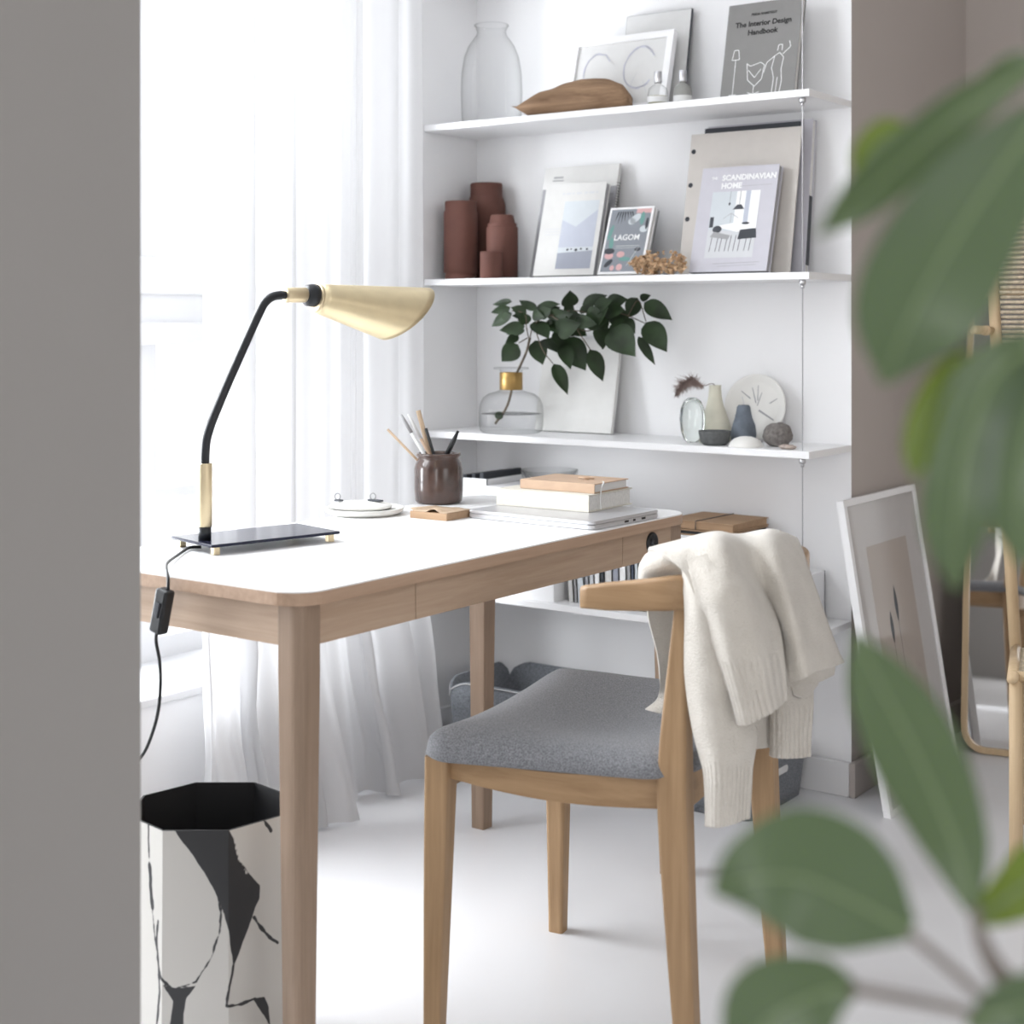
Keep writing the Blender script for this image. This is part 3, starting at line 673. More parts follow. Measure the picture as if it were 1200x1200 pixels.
# dishes
tp = at_z(427, 602, DT); dish = tag(MB((tp.x, tp.y, DT)).lathe([(0, 0), (.068, 0), (.079, .006), (.081, .013), (.078, .014), (.074, .008), (0, .006)], tp.x, tp.y, DT, 56).build('dish', M['ceramic']), 'round white ceramic dish lying on the desk behind the lamp base', 'dish')
t2 = tp+V*-.008+D_*.008; b = MB((t2.x, t2.y, DT+.006)); b.blob((t2.x, t2.y, DT+.0155), .066, .062, .0088, .05, 1.5, 4, 2)
tag(b.build('plaster_slab', M['ceramic']), 'irregular white plaster slab lying in the round ceramic dish', 'slab')
def clip(px, py, label, wd):
    p = at_d(px, py, (t2.x*-SN+t2.y*CS)); z0 = DT+.0243; base = Vector((p.x, p.y, z0))
    c = thing('binder_clip', label, 'clip', base, group='metal clips on the plaster slab')
    b = MB(base); b.box(p.x-wd/2, p.x+wd/2, p.y-.006, p.y+.006, z0, z0+.0035, bev=.001, seg=1); b.build('body', M['charcoal'], c)
    b = MB(base); b.tube([Vector((p.x-wd*.2, p.y, z0+.003))+V*(.0055*math.sin(a))+Vector((0, 0, .0065-.0065*math.cos(a))) for a in [2*PI*i/20 for i in range(21)]], .0012, 6); b.build('loop', M['spine_grey'], c)
clip(397, 590, 'small metal clip with a wire loop, left of two on the white dish', .016)
clip(440, 590, 'metal clip with long dark edge and wire loop, right of two on the dish', .034)

# ------------------------------------------------------------------ leaning things on the shelves
def lean(name, label, cat, zs, yb, yt, top_py, pl, pr, t, at='bot', group=None):
    """stand a flat thing against the wall: front face runs from depth yb at the shelf to depth yt at the top"""
    Yr = yb if at == 'bot' else yt
    xl, xr = at_y(pl, 300, Yr).x, at_y(pr, 300, Yr).x
    zt = at_y(pl, top_py, yt).z if at == 'top' else at_y(pl+(yt/yb-1)*0, top_py, yt).z
    a = math.atan2(yt-yb, zt-zs); h = math.hypot(yt-yb, zt-zs-t*math.sin(a))
    r = thing(name, label, cat, ((xl+xr)/2, yb+t*math.cos(a), zs+.0002), (-a, 0, 0), group); r['_'] = 0; del r['_']
    return r, xr-xl, h, t
def book_body(R, mc, mp=None, cov=.002, spine_left=True):
    r, ww, h, t = R
    if mp is None: MB().box(-ww/2, ww/2, -t, 0, 0, h, bev=min(.0015, t/4), seg=1).build('cover', mc, r); return
    b = MB(); b.box(-ww/2, ww/2, -t, -t+cov, 0, h, bev=.0006, seg=1); b.box(-ww/2, ww/2, -cov, 0, 0, h, bev=.0006, seg=1); b.box(-ww/2, -ww/2+cov, -t+cov*.5, -cov*.5, 0, h)
    b.build('cover', mc, r); MB().box(-ww/2+cov, ww/2-.003, -t+cov, -cov, .003, h-.003).build('pages', mp, r)
def panel(R, name, m, x0, x1, z0, z1, lift=.0004, mats=None):
    r, ww, h, t = R; return MB().box(-ww/2+x0*ww, -ww/2+x1*ww, -t-lift, -t+.0002, z0*h, z1*h).build(name, m, r)
class Art:
    """flat printed shapes on a cover; coordinates 0..1 across the cover"""
    def __init__(s, R, lift=.0005): s.R = R; s.mb = MB(); s.m = []; s.l = lift
    def use(s, m):
        if m not in s.m: s.m.append(m)
        s.mb.mi = s.m.index(m); s.l += .00002; return s
    def q(s, pts):
        r, ww, h, t = s.R; s.mb.poly([(-ww/2+x*ww, -t-s.l, z*h) for x, z in pts]); return s
    def rect(s, x0, x1, z0, z1): return s.q([(x0, z0), (x1, z0), (x1, z1), (x0, z1)])
    def ell(s, cx, cz, rx, rz, a=0, n=16):
        return s.q([(cx+rx*math.cos(2*PI*i/n)*math.cos(a)-rz*math.sin(2*PI*i/n)*math.sin(a), cz+rx*math.cos(2*PI*i/n)*math.sin(a)+rz*math.sin(2*PI*i/n)*math.cos(a)) for i in range(n)])
    def line(s, pts, w=.008, cyc=False):
        r, ww, h, t = s.R
        P = [Vector((-ww/2+x*ww, z*h)) for x, z in pts]+([Vector((-ww/2+pts[0][0]*ww, pts[0][1]*h))] if cyc else [])
        for a, b_ in zip(P, P[1:]):
            d = (b_-a)
            if d.length < 1e-6: continue
            n_ = Vector((-d.y, d.x)).normalized()*w*ww/2
            s.mb.poly([(a.x+n_.x, -t-s.l, a.y+n_.y), (a.x-n_.x, -t-s.l, a.y-n_.y), (b_.x-n_.x, -t-s.l, b_.y-n_.y), (b_.x+n_.x, -t-s.l, b_.y+n_.y)])
        return s
    def build(s, name): return s.mb.build(name, s.m, s.R[0], recalc=False)

# --- top shelf
Z = ST[0]
R = lean('picture_frame', 'white framed pale line drawing leaning on the topmost shelf', 'picture', Z, 3.27, 3.325, 49, 672.6, 790.6, .02, 'top')
r, ww, h, t = R; fw = .018
b = MB(); b.box(-ww/2, ww/2, -t, 0, 0, fw, bev=.001, seg=1); b.box(-ww/2, ww/2, -t, 0, h-fw, h, bev=.001, seg=1); b.box(-ww/2, -ww/2+fw, -t, 0, fw, h-fw); b.box(ww/2-fw, ww/2, -t, 0, fw, h-fw); b.build('frame', M['shelf'], r)
R2 = (r, ww, h, t-.006); MB().box(-ww/2+fw, ww/2-fw, -t+.006, -t+.008, fw, h-fw).build('sheet', M['paper'], r)
rd = random.Random(4)
for cx, s_ in ((.28, 1), (.70, 1.12)):
    A_ = Art(R2).use(M['drawing_blue'])
    for k in range(4):
        A_.line([(cx+.135*s_*math.cos(a)*(1+rd.uniform(-.06, .06)), .56+.24*s_*math.sin(a)*(1+rd.uniform(-.06, .06))) for a in [.55+5.2*i/28 for i in range(28)]], .006)
    A_.use(M['pale_grey']).line([(cx-.1, .22), (cx-.05, .4), (cx-.02, .5)], .005).line([(cx+.1, .22), (cx+.05, .38)], .005)
    A_.build('drawing')
R = lean('picture_frame', 'thin black edged white board behind the framed drawing', 'picture', Z, 3.335, 3.384, 20, 735, 811, .008, 'top')
r, ww, h, t = R; MB().box(-ww/2, ww/2, -t, 0, 0, h).build('frame', M['charcoal'], r); MB().box(-ww/2+.001, ww/2-.001, -t-.0006, -t+.0002, .001, h-.001).build('sheet', M['paper'], r)
R = lean('book', 'grey hardback design handbook with black title on the topmost shelf', 'book', Z, 3.27, 3.323, 9, 843, 930, .02)
book_body(R, M['handbook_grey'], M['pages']); r, ww, h, t = R
text('FRIDA RAMSTEDT', .0085, 0, -t-.0006, h*.865, r, M['ink'], 'CENTER', .0002, 'author'); text('The Interior Design', .0185, 0, -t-.0006, h*.755, r, M['ink'], 'CENTER', .0005); text('Handbook', .0185, 0, -t-.0006, h*.665, r, M['ink'], 'CENTER', .0005)
A_ = Art(R).use(M['white_ink'])
A_.line([(.17, .06), (.17, .42)], .008).line([(.12, .06), (.22, .06)], .008).line([(.12, .42), (.22, .42), (.2, .52), (.14, .52)], .008, True)
A_.line([(.33, .37), (.38, .34), (.52, .37), (.57, .34), (.55, .2), (.46, .13), (.36, .2)], .008, True).line([(.45, .13), (.45, .06)], .008).line([(.37, .03), (.53, .07)], .008).line([(.37, .07), (.53, .03)], .008).line([(.36, .3), (.45, .22), (.53, .3)], .008)
A_.line([(.70, .04), (.71, .2), (.67, .3), (.70, .42), (.76, .45), (.82, .40), (.80, .28), (.82, .16), (.80, .04)], .008).line([(.70, .42), (.60, .36), (.57, .26)], .008).line([(.80, .43), (.9, .5), (.88, .56)], .008).line([(.75, .04), (.76, .2)], .008).line([(.73, .47), (.74, .53), (.79, .53), (.79, .47)], .008)
A_.build('line_drawing')
# glass vase
def lathe_thing(name, label, cat, p, prof, m, seg=44, part=None):
    return tag(MB(p).lathe(prof, p[0], p[1], p[2], seg, cap=False).build(name, m), label, cat)
gp = at_y(576, 100, 3.285)
lathe_thing('glass_vase', 'tall clear glass vase with a narrow neck on the topmost shelf', 'vase', (gp.x, gp.y, Z), [(0, 0), (.070, 0), (.079, .004), (.081, .03), (.083, .09), (.081, .14), (.074, .185), (.062, .215), (.047, .236), (.040, .246), (.039, .255), (.044, .268), (.047, .270), (.0455, .2725), (.043, .2715), (.0425, .268)], M['glass'])
# driftwood
dp0, dp1 = at_y(604, 122, 3.20), at_y(738, 112, 3.225); dwo = Vector(((dp0.x+dp1.x)/2, 3.21, Z))
b = MB(dwo); secs = []; L = (dp1-dp0).length; dx_ = (dp1-dp0).normalized()
for i in range(29):
    tt = i/28; hh2 = [(.0, .012), (.1, .022), (.25, .034), (.45, .043), (.6, .046), (.8, .043), (.93, .035), (1, .020)]
    for (a0, v0), (a1, v1) in zip(hh2, hh2[1:]):
        if a0 <= tt <= a1+1e-6: hv = v0+(v1-v0)*(tt-a0)/(a1-a0)
    c = Vector((dp0.x+dx_.x*L*tt, dp0.y+dx_.y*L*tt, Z)); hv *= 1.85; zb = .030*max(0, 1-tt*7)
    sec = []
    for k in range(26):
        a = 2*PI*k/26; rr = 1+.16*noise.noise(Vector((tt*5, math.cos(a)*1.6, math.sin(a)*1.6)))+.10*noise.noise(Vector((tt*2.4, math.cos(a)*5, math.sin(a)*5+9)))
        sec.append((c.x+.0*a, c.y+math.cos(a)*.030*rr*(.5+.5*math.sin(PI*min(1, max(.05, tt)))**.5), c.z+.001+zb+max(0, (hv-zb)*(.5+.5*math.sin(a)*min(1.12, rr)))))
    secs.append(sec)
b.sections(secs); tag(b.build('driftwood', M['drift']), 'weathered brown driftwood piece lying on the topmost shelf', 'driftwood')
def perfume(px, label, Y, mcol, sc_):
    p = at_y(px, 100, Y); r = thing('perfume_bottle', label, 'bottle', (p.x, p.y, Z), group='perfume bottles on the topmost shelf')
    MB().lathe([(0, 0), (.023*sc_, 0), (.025*sc_, .003), (.025*sc_, .030), (.022*sc_, .043), (.012*sc_, .051), (.0075, .054), (.0075, .058), (0, .058)], seg=32).build('glass', mcol, r)
    MB().lathe([(.0225*sc_, .006), (.0225*sc_, .024)], seg=32, cap=True).build('perfume', M['pale_yellow'], r)
    MB().lathe([(.0095, .057), (.0098, .058), (.0098, .084), (.009, .085), (0, .085)], seg=24).build('cap', M['steel'], r)
    MB().lathe([(.0253*sc_, .008), (.0253*sc_, .022)], seg=32, cap=False).build('label_band', M['paper'], r)
flat('pale_yellow', (.50, .48, .36)); flat('smoke', (.30, .30, .285))
perfume(771, 'clear perfume bottle, silver cap, in front of the framed drawing', 3.215, M['glass'], 1); perfume(800, 'smoky grey perfume bottle, silver cap, right of the clear one', 3.235, M['smoke'], .9)

# --- second shelf
Z = ST[1]
def zy(py, Y, px): return at_y(px, py, Y).z
def tvase(px, Y, top_py, wpx, label, neck, prof):
    p = at_y(px, 300, Y); k = (p.x*-SN+p.y*CS); R_ = wpx/2*k/F; h = zy(top_py, Y, px)-Z
    return tag(MB((p.x, Y, Z)).lathe([(r*R_, v*h) for r, v in prof], p.x, Y, Z, 44).build('vase', M['terracotta']), label, 'vase', 'brown terracotta vases on the second shelf')
tall = [(0, 0), (.90, 0), (.93, .012), (.93, .06), (.90, .065), (.90, .08), (1, .09), (1, .86), (.93, .885), (.93, .985), (.90, 1), (.8, 1), (.8, .9), (.85, .86), (.85, .06), (0, .06)]
tvase(540, 3.235, 236, 40, 'tall brown terracotta vase furthest left on the second shelf', 1, tall)
tvase(570, 3.345, 215, 45, 'tallest brown terracotta vase, standing behind the others', 1, [(0, 0), (1, 0), (1, .76), (.97, .80), (.86, .86), (.84, .87), (.84, .985), (.80, 1), (.72, 1), (.72, .87), (.85, .78), (.9, .74), (.9, .05), (0, .05)])
tvase(588.5, 3.262, 252, 37, 'brown terracotta vase with stepped neck, furthest right', 1, [(0, 0), (1, 0), (1.0, .80), (.96, .81), (.90, .83), (.94, .86), (.82, .88), (.72, .985), (.68, 1), (.6, 1), (.6, .9), (.85, .78), (.9, .05), (0, .05)])
tvase(576, 3.195, 295, 27, 'smallest brown terracotta cup in front of the vases', 1, [(0, 0), (.95, 0), (1, .03), (1, .98), (.97, 1), (.86, 1), (.86, .15), (0, .15)])
R = lean('notebook', 'white spiral bound notebook behind the pale magazine', 'notebook', Z, 3.30, 3.378, 197.5, 639.5, 726.5, .014, 'top')
r, ww, h, t = R; MB().prism(rrect(-ww/2, ww/2, -t, 0, .001, 1), 0, h).build('cover', M['soft_white'], r)
MB().box(-ww/2+.002, ww/2+.001, -t-.001, -t+.004, 0, h*.80, bev=.001, seg=1).build('dark_page', M['mid_grey'], r)
b = MB()
for i in range(34): b.lathe([(.0055, -.0006), (.0065, -.0006), (.0065, .0006), (.0055, .0006)], seg=14, cap=False, mtx=Matrix.Translation((ww/2-.001, -t/2, .01+i*(h*.82/34))))
b.build('spiral', M['dark'], r)
Art((r, ww, h, t)).use(M['spine_grey']).rect(.14, .27, .895, .912).rect(.13, .28, .868, .88).build('printed_lines')
R = lean('magazine', 'pale magazine with a misty sea photo leaning on the second shelf', 'magazine', Z, 3.232, 3.30, 218, 624, 695, .02)
book_body(R, M['cover_white'], M['spine_grey'], .0012); r, ww, h, t = R
A_ = Art(R); A_.use(M['sky_blue']).q([(.36, .30), (.93, .30), (.93, .80), (.36, .80)]); A_.use(M['pale_blue']).q([(.36, .6), (.6, .52), (.93, .7), (.93, .80), (.36, .80)]); A_.use(M['sea_grey']).q([(.36, .07), (.93, .07), (.93, .26), (.36, .24)]); A_.use(M['pale_blue']).q([(.36, .24), (.93, .26), (.93, .30), (.36, .30)])
A_.use(M['charcoal'])
for x, z, s_ in ((.52, .275, .02), (.58, .28, .014), (.66, .27, .026), (.74, .28, .018), (.84, .275, .02)): A_.ell(x, z, s_, s_*.6)
A_.build('cover_photo'); A_ = Art(R).use(M['pale_grey'])
for x, l_ in ((.30, .05), (.36, .09), (.46, .05), (.53, .10), (.66, .07), (.74, .10), (.85, .05)): A_.rect(x, x+l_-.012, .875, .897)
A_.build('printed_title'); A_ = Art(R).use(M['pale_grey'])
for i in range(3): A_.rect(.10, .40, .50-.03*i, .508-.03*i)
A_.build('printed_lines')
yb0 = 3.222
R = lean('book', 'small book with LAGOM on its grey floral cover', 'book', Z, yb0, yb0*1.0205, 245, 700, 752, .016)
book_body(R, M['white_ink'], M['pages'], .0015); r, ww, h, t = R
A_ = Art(R); A_.use(M['lagom_grey']).rect(.05, .95, .035, .965)
A_.use(M['charcoal'])
for k in range(7): A_.q([(.2+.05*k, .93), (.24+.05*k, .93), (.16+.075*k, .78-.05*math.sin(k))])
A_.use(M['pink']).rect(.62, .95, .90, .965).ell(.18, .27, .1, .05).ell(.44, .29, .09, .045).ell(.46, .10, .07, .05).ell(.3, .09, .05, .04)
A_.use(M['pale_blue']).ell(.62, .82, .13, .06, .4).ell(.55, .78, .08, .05).ell(.85, .66, .09, .05)
A_.use(M['teal']).ell(.12, .62, .04, .12, -.3).ell(.18, .46, .05, .09, .2).ell(.55, .22, .13, .03).ell(.78, .82, .05, .10)
A_.use(M['charcoal']).ell(.17, .34, .12, .045).ell(.2, .16, .1, .04, .5).ell(.80, .36, .07, .03).ell(.9, .74, .03, .09)
A_.use(M['white_ink']).line([(.3, .415), (.82, .415)], .006).line([(.3, .385), (.78, .385)], .004).line([(.82, .40), (.62, .12)], .006)
A_.build('cover_pattern'); text('LAGOM', .0215, -ww*.28, -t-.0014, h*.50, r, M['white_ink'], 'LEFT', .0003)
for k, (lb, mm, tt, dx_, top_) in enumerate((('first of two plain pale books tucked behind the small LAGOM book', M['pale_grey'], .014, .004, 246), ('grey book at the back, second behind the small LAGOM book', M['spine_grey'], .016, .010, 248))):
    yb0 += .0172 if k == 0 else .0152
    R = lean('book', lb, 'book', Z, yb0, yb0*1.0205, top_, 702, 753, tt); book_body(R, mm, M['pages'], .0015); R[0].location.x += dx_*.3
# dried hydrangea head
hp0, hp1 = at_y(742, 312, 3.185), at_y(802, 308, 3.195)
b = MB(((hp0.x+hp1.x)/2, 3.19, Z)); rd = random.Random(2)
for i in range(190):
    tt = rd.random(); c = hp0.lerp(hp1, tt); rr = .030*math.sin(PI*(.12+.8*tt))**.5
    a = rd.uniform(0, 2*PI); q = math.sqrt(rd.random()); c = Vector((c.x, 3.192+rr*.85*q*math.cos(a), Z+.028+.95*rr*q*math.sin(a)))
    for k in range(4):
        d1 = Vector((rd.uniform(-1, 1), rd.uniform(-1, .3), rd.uniform(-1, 1))).normalized(); d2 = d1.orthogonal().normalized(); s_ = rd.uniform(.006, .010)
        b.poly([tuple(c), tuple(c+d1*s_*.6+d2*s_*.5), tuple(c+d1*s_*1.2), tuple(c+d1*s_*.6-d2*s_*.5)])
for v in b.bm.verts: v.co.z = max(v.co.z, Z+.0005)
tag(b.build('dried_flower', M['dried'], recalc=False), 'tan dried hydrangea head lying in front of the small book', 'dried flower')
# folder, portfolio, magazine, home book
R = lean('magazine', 'tall white and lilac magazine furthest back behind the beige folder', 'magazine', Z, 3.325, 3.372, 149, 830, 953, .022, 'top')
book_body(R, M['lilac'], M['pages'], .0015); r, ww, h, t = R; MB().box(ww/2-.0004, ww/2+.0006, -t+.001, -.004, .02, h*.5).build('spine_strip', M['charcoal'], r)
R = lean('portfolio', 'black portfolio sheet peeking over the beige folder', 'folder', Z, 3.298, 3.360, 151, 826, 938, .006, 'top'); book_body(R, M['charcoal'])
R = lean('folder', 'beige card folder with three dark rivets behind the white home book', 'folder', Z, 3.268, 3.337, 158, 810.5, 940, .004, 'top')
r, ww, h, t = R; MB().box(-ww/2, ww/2, -t, 0, 0, h, bev=.0006, seg=1).build('cover', M['folder_beige'], r)
for zf in (.875, .635, .395): MB().lathe([(.0062, 0), (.0062, .0008), (.0052, .0014), (.0022, .0014), (.002, .0005), (0, .0005)], seg=20, mtx=Matrix.Translation((-ww/2+.011, -t, zf*h))@Matrix.Rotation(PI/2, 4, 'X')).build('rivet', M['charcoal'], r)
R = lean('book', 'white hardback home interiors book in front of the beige folder', 'book', Z, 3.213, 3.287, 199, 807, 898, .021)
book_body(R, M['lilac'], M['spine_grey'], .002); r, ww, h, t = R
text('THE', .0085, -ww*.36, -t-.0008, h*.883, r, M['white_ink'], 'LEFT', .0003); text('SCANDINAVIAN', .0195, -ww*.22, -t-.0008, h*.868, r, M['white_ink'], 'LEFT', .0008); text('HOME', .0195, -ww*.22, -t-.0008, h*.79, r, M['white_ink'], 'LEFT', .0008)
A_ = Art(R); A_.use(M['spine_grey']).line([(.52, .805), (.93, .81)], .004)
A_.use(M['pale_blue']).rect(.18, .80, .13, .76); A_.use(M['white_ink']).rect(.50, .62, .42, .76).rect(.68, .80, .40, .76); A_.use(M['sky_blue']).rect(.62, .68, .42, .76); A_.use(M['pale_grey']).q([(.18, .13), (.80, .13), (.80, .36), (.18, .40)])
A_.use(M['white_ink']).q([(.26, .43), (.52, .46), (.80, .42), (.56, .37)]); A_.use(M['charcoal']).q([(.47, .585), (.62, .585), (.575, .63), (.52, .63)]).line([(.55, .63), (.55, .76)], .006).ell(.42, .64, .013, .016).line([(.42, .655), (.42, .76)], .004)
A_.use(M['charcoal']).rect(.19, .24, .42, .52).ell(.30, .40, .06, .035).q([(.58, .30), (.82, .31), (.80, .40), (.60, .39)]).ell(.66, .45, .05, .012)
for x in (.25, .33, .38, .45, .50, .56, .62, .70, .76): A_.line([(x, .34), (x-.02, .19)], .008)
A_.use(M['spine_grey']).line([(.36, .50), (.46, .55), (.56, .50)], .006).line([(.46, .55), (.46, .46)], .006).q([(.22, .33), (.46, .30), (.48, .34), (.26, .38)]).line([(.3, .075), (.9, .085)], .005).line([(.36, .05), (.86, .06)], .004)
A_.build('cover_photo')

# --- third shelf
Z = ST[2]
vp = at_y(599, 500, 3.256); vp.z = Z; vz = thing('glass_vase', 'round clear glass vase with gold collar on the third shelf', 'vase', (vp.x, vp.y, Z))
kz = (vp.x*-SN+vp.y*CS)/F
MB().lathe([(0, 0), (.074, 0), (.082, .005), (.0855, .02), (.0855, .055), (.083, .075), (.075, .092), (.060, .103), (.040, .108), (.031, .112), (.029, .12), (.029, .162), (.031, .166), (.046, .168), (.047, .170), (.045, .172), (.028, .170)], seg=48, cap=False).build('body', M['glass'], vz)
MB().lathe([(.0296, .113), (.0305, .114), (.0305, .158), (.0296, .159)], seg=40, cap=False).build('collar', M['gold'] if 'gold' in M else M.setdefault('gold', mat('antique gold band', (.42, .27, .10), .38, .9)), vz)
MB().lathe([(.0795, .050), (0, .050)], seg=40).build('water', M['glass'], vz)
# branch
bo = Vector((vp.x, vp.y, Z+.01)); br = thing('leafy_branch', 'dark green leafy branch standing in the gold collared glass vase', 'branch', bo)
def bp(zx, zy_, Y): return at_y(560+zx/5, 330+zy_/5, Y)
b = MB(bo)
stem = [bo+Vector((-.045, -.01, .012)), bo+Vector((-.01, -.004, .06)), Vector((vp.x+.004, vp.y, Z+.14)), bp(250, 490, vp.y), bp(285, 410, 3.22), bp(305, 330, 3.21)]
stem[2] = Vector((vp.x+.010, vp.y, Z+.14))
b.tube(crom(stem, 5), [.0032]*26 if len(crom(stem, 5)) == 26 else .0032, 8)
for path in ([(305, 330, 3.21), (330, 250, 3.21), (420, 200, 3.22), (560, 170, 3.23), (680, 190, 3.24), (800, 180, 3.26), (880, 200, 3.28), (980, 245, 3.29)],
             [(300, 340, 3.21), (285, 270, 3.20), (275, 190, 3.2), (200, 170, 3.2)], [(430, 200, 3.22), (520, 250, 3.22), (640, 290, 3.23), (700, 260, 3.24)],
             [(880, 200, 3.28), (940, 110, 3.28), (985, 235, 3.29)], [(330, 260, 3.21), (380, 400, 3.2), (440, 480, 3.2)], [(560, 250, 3.22), (620, 340, 3.22), (660, 400, 3.22)], [(290, 330, 3.2), (240, 360, 3.2)]):
    b.tube(crom([bp(*p) for p in path], 4), .0014, 6)
b.build('stem', M['twig'], br)
def leaf_mesh(b, p0, p1, wd, nrm, fold=.25, droop=.12, nl=9, nw=5, sharp=1.0):
    d = p1-p0; L = d.length; dn_ = d.normalized(); sd = dn_.cross(nrm).normalized(); nn = sd.cross(dn_).normalized(); rows = []
    for i in range(nl+1):
        t = i/nl; wv = wd/2*(math.sin(PI*min(1, t**.72))**.85)*(1-.25*max(0, t-.75)/.25) if 0 < t < 1 else .0004
        row = []
        for j in range(nw):
            s_ = -1+2*j/(nw-1); row.append(tuple(p0+dn_*L*t+sd*wv*s_+nn*(fold*abs(s_)*wv-droop*L*(t*t))))
        rows.append(row)
    b.grid(rows)
b = MB(bo); rd = random.Random(5); tocam = lambda p: (Vector((0, 0, EYE))-p).normalized()
lv = [(200, 118, 90, 138, 38), (190, 150, 78, 182, 42), (200, 185, 72, 262, 55), (190, 195, 130, 215, 40), (285, 185, 195, 150, 48), (285, 205, 200, 200, 40), (275, 262, 128, 287, 58), (275, 285, 165, 308, 36), (238, 315, 160, 362, 44), (235, 368, 138, 472, 88),
      (345, 170, 240, 105, 46), (330, 165, 462, 115, 62), (285, 250, 260, 180, 55), (320, 190, 380, 210, 50), (330, 235, 415, 325, 82), (335, 345, 380, 485, 82), (395, 335, 470, 422, 88), (430, 235, 540, 190, 90), (400, 200, 480, 150, 60), (530, 150, 540, 52, 84),
      (460, 290, 592, 248, 90), (440, 300, 550, 365, 74), (505, 330, 632, 525, 120), (495, 370, 545, 505, 72), (445, 482, 530, 655, 66), (655, 398, 740, 582, 80), (612, 135, 747, 76, 58), (595, 170, 665, 160, 42), (570, 225, 690, 250, 62), (630, 205, 765, 232, 105),
      (680, 165, 790, 110, 70), (750, 130, 862, 102, 70), (740, 175, 855, 165, 76), (775, 190, 895, 245, 88), (715, 250, 740, 395, 86), (785, 275, 912, 425, 130), (850, 225, 918, 295, 66), (935, 95, 880, 212, 76), (950, 100, 1012, 80, 34), (975, 122, 1135, 215, 78), (985, 238, 1105, 405, 102),
      (940, 322, 1038, 488, 44), (565, 275, 632, 312, 54), (420, 230, 470, 300, 70), (520, 190, 600, 225, 60), (560, 140, 500, 180, 50), (640, 250, 700, 270, 40), (700, 200, 760, 280, 70), (380, 260, 440, 250, 60), (470, 240, 560, 320, 80), (540, 260, 620, 300, 70), (600, 250, 560, 180, 70), (700, 230, 760, 150, 80), (800, 230, 860, 300, 90), (360, 200, 430, 160, 60), (480, 300, 470, 380, 70), (250, 200, 300, 250, 50)]
for (x0, y0, x1_, y1_, wv) in lv:
    Y_ = 3.205+.08*(x0/1100)+rd.uniform(-.022, .022); p0 = bp(x0, y0, Y_); p1 = bp(x1_, y1_, Y_+rd.uniform(-.035, .02))
    nrm = (tocam(p0)+Vector((rd.uniform(-.5, .5), rd.uniform(-.2, .2), rd.uniform(-.2, .7)))).normalized()
    leaf_mesh(b, p0, p1, wv/5*kz*1.32, nrm, rd.uniform(.1, .35), rd.uniform(-.05, .14))
b.build('leaves', M['leaf'], br, recalc=False)
MB(bo).blob(tuple(bo+Vector((-.034, -.008, .034))), .014, .004, .011, 0).build('submerged_leaf', M['leaf'], br)
R = lean('canvas', 'blank white stretched canvas leaning behind the leafy branch', 'canvas', Z, 3.332, 3.382, 396, 626, 716, .014)
book_body(R, M['soft_white'])
# small collection
p = at_y(811.5, 500, 3.235); b = MB((p.x, p.y, Z)); mt = Matrix.Translation((p.x, p.y, Z))@Matrix.Rotation(YAW, 4, 'Z')
b.lathe([(0, 0), (.012, .001), (.022, .010), (.0285, .030), (.031, .058), (.029, .082), (.021, .101), (.010, .109), (0, .110)], seg=40, mtx=mt@Matrix.Diagonal((1, .62, 1, 1))); tag(b.build('glass_egg', M['green_glass']), 'thick clear greenish glass egg standing beside the cream vase', 'ornament')
p = at_y(838, 510, 3.30); tag(MB((p.x, p.y, Z)).lathe([(0, 0), (.040, 0), (.043, .006), (.041, .03), (.032, .058), (.022, .085), (.0165, .110), (.0145, .135), (.0155, .138), (.0125, .138), (.014, .108), (.03, .055), (.036, .01), (0, .008)], p.x, p.y, Z, 40).build('vase', M['cream_ceramic']), 'small cream ceramic bottle vase holding a dry grass plume', 'vase')
vt = Vector((p.x, p.y, Z+.135)); g0 = thing('grass_plume', 'grey brown dry grass plume arching out of the cream vase', 'dried grass', (p.x, p.y, Z+.012))
GO = g0.location; cur = crom([vt-Vector((0, 0, .1)), vt, at_y(824, 452, 3.27), at_y(812, 444, 3.265), at_y(800, 450, 3.26), at_y(792, 462, 3.255)], 6)
MB(GO).tube(cur[:18], .001, 6).build('stalk', M['plume'], g0)
b = MB(GO); rd = random.Random(9)
for i in range(800):
    tt = rd.uniform(.42, 1); q = cur[min(len(cur)-1, int(tt*(len(cur)-1)))]; ln = .036*math.sin(PI*min(.95, (tt-.34)*1.3))
    d_ = Vector((rd.uniform(-.5, .25), rd.uniform(-.4, .4), rd.uniform(-1, .25))).normalized(); e_ = q+d_*ln*rd.uniform(.4, 1); sd = d_.orthogonal().normalized()*.0009
    b.poly([tuple(q-sd), tuple(q+sd), tuple(e_)])
b.build('plume', M['plume'], g0, recalc=False)
for px, py in ((834, 444), (830, 446)):
    pass
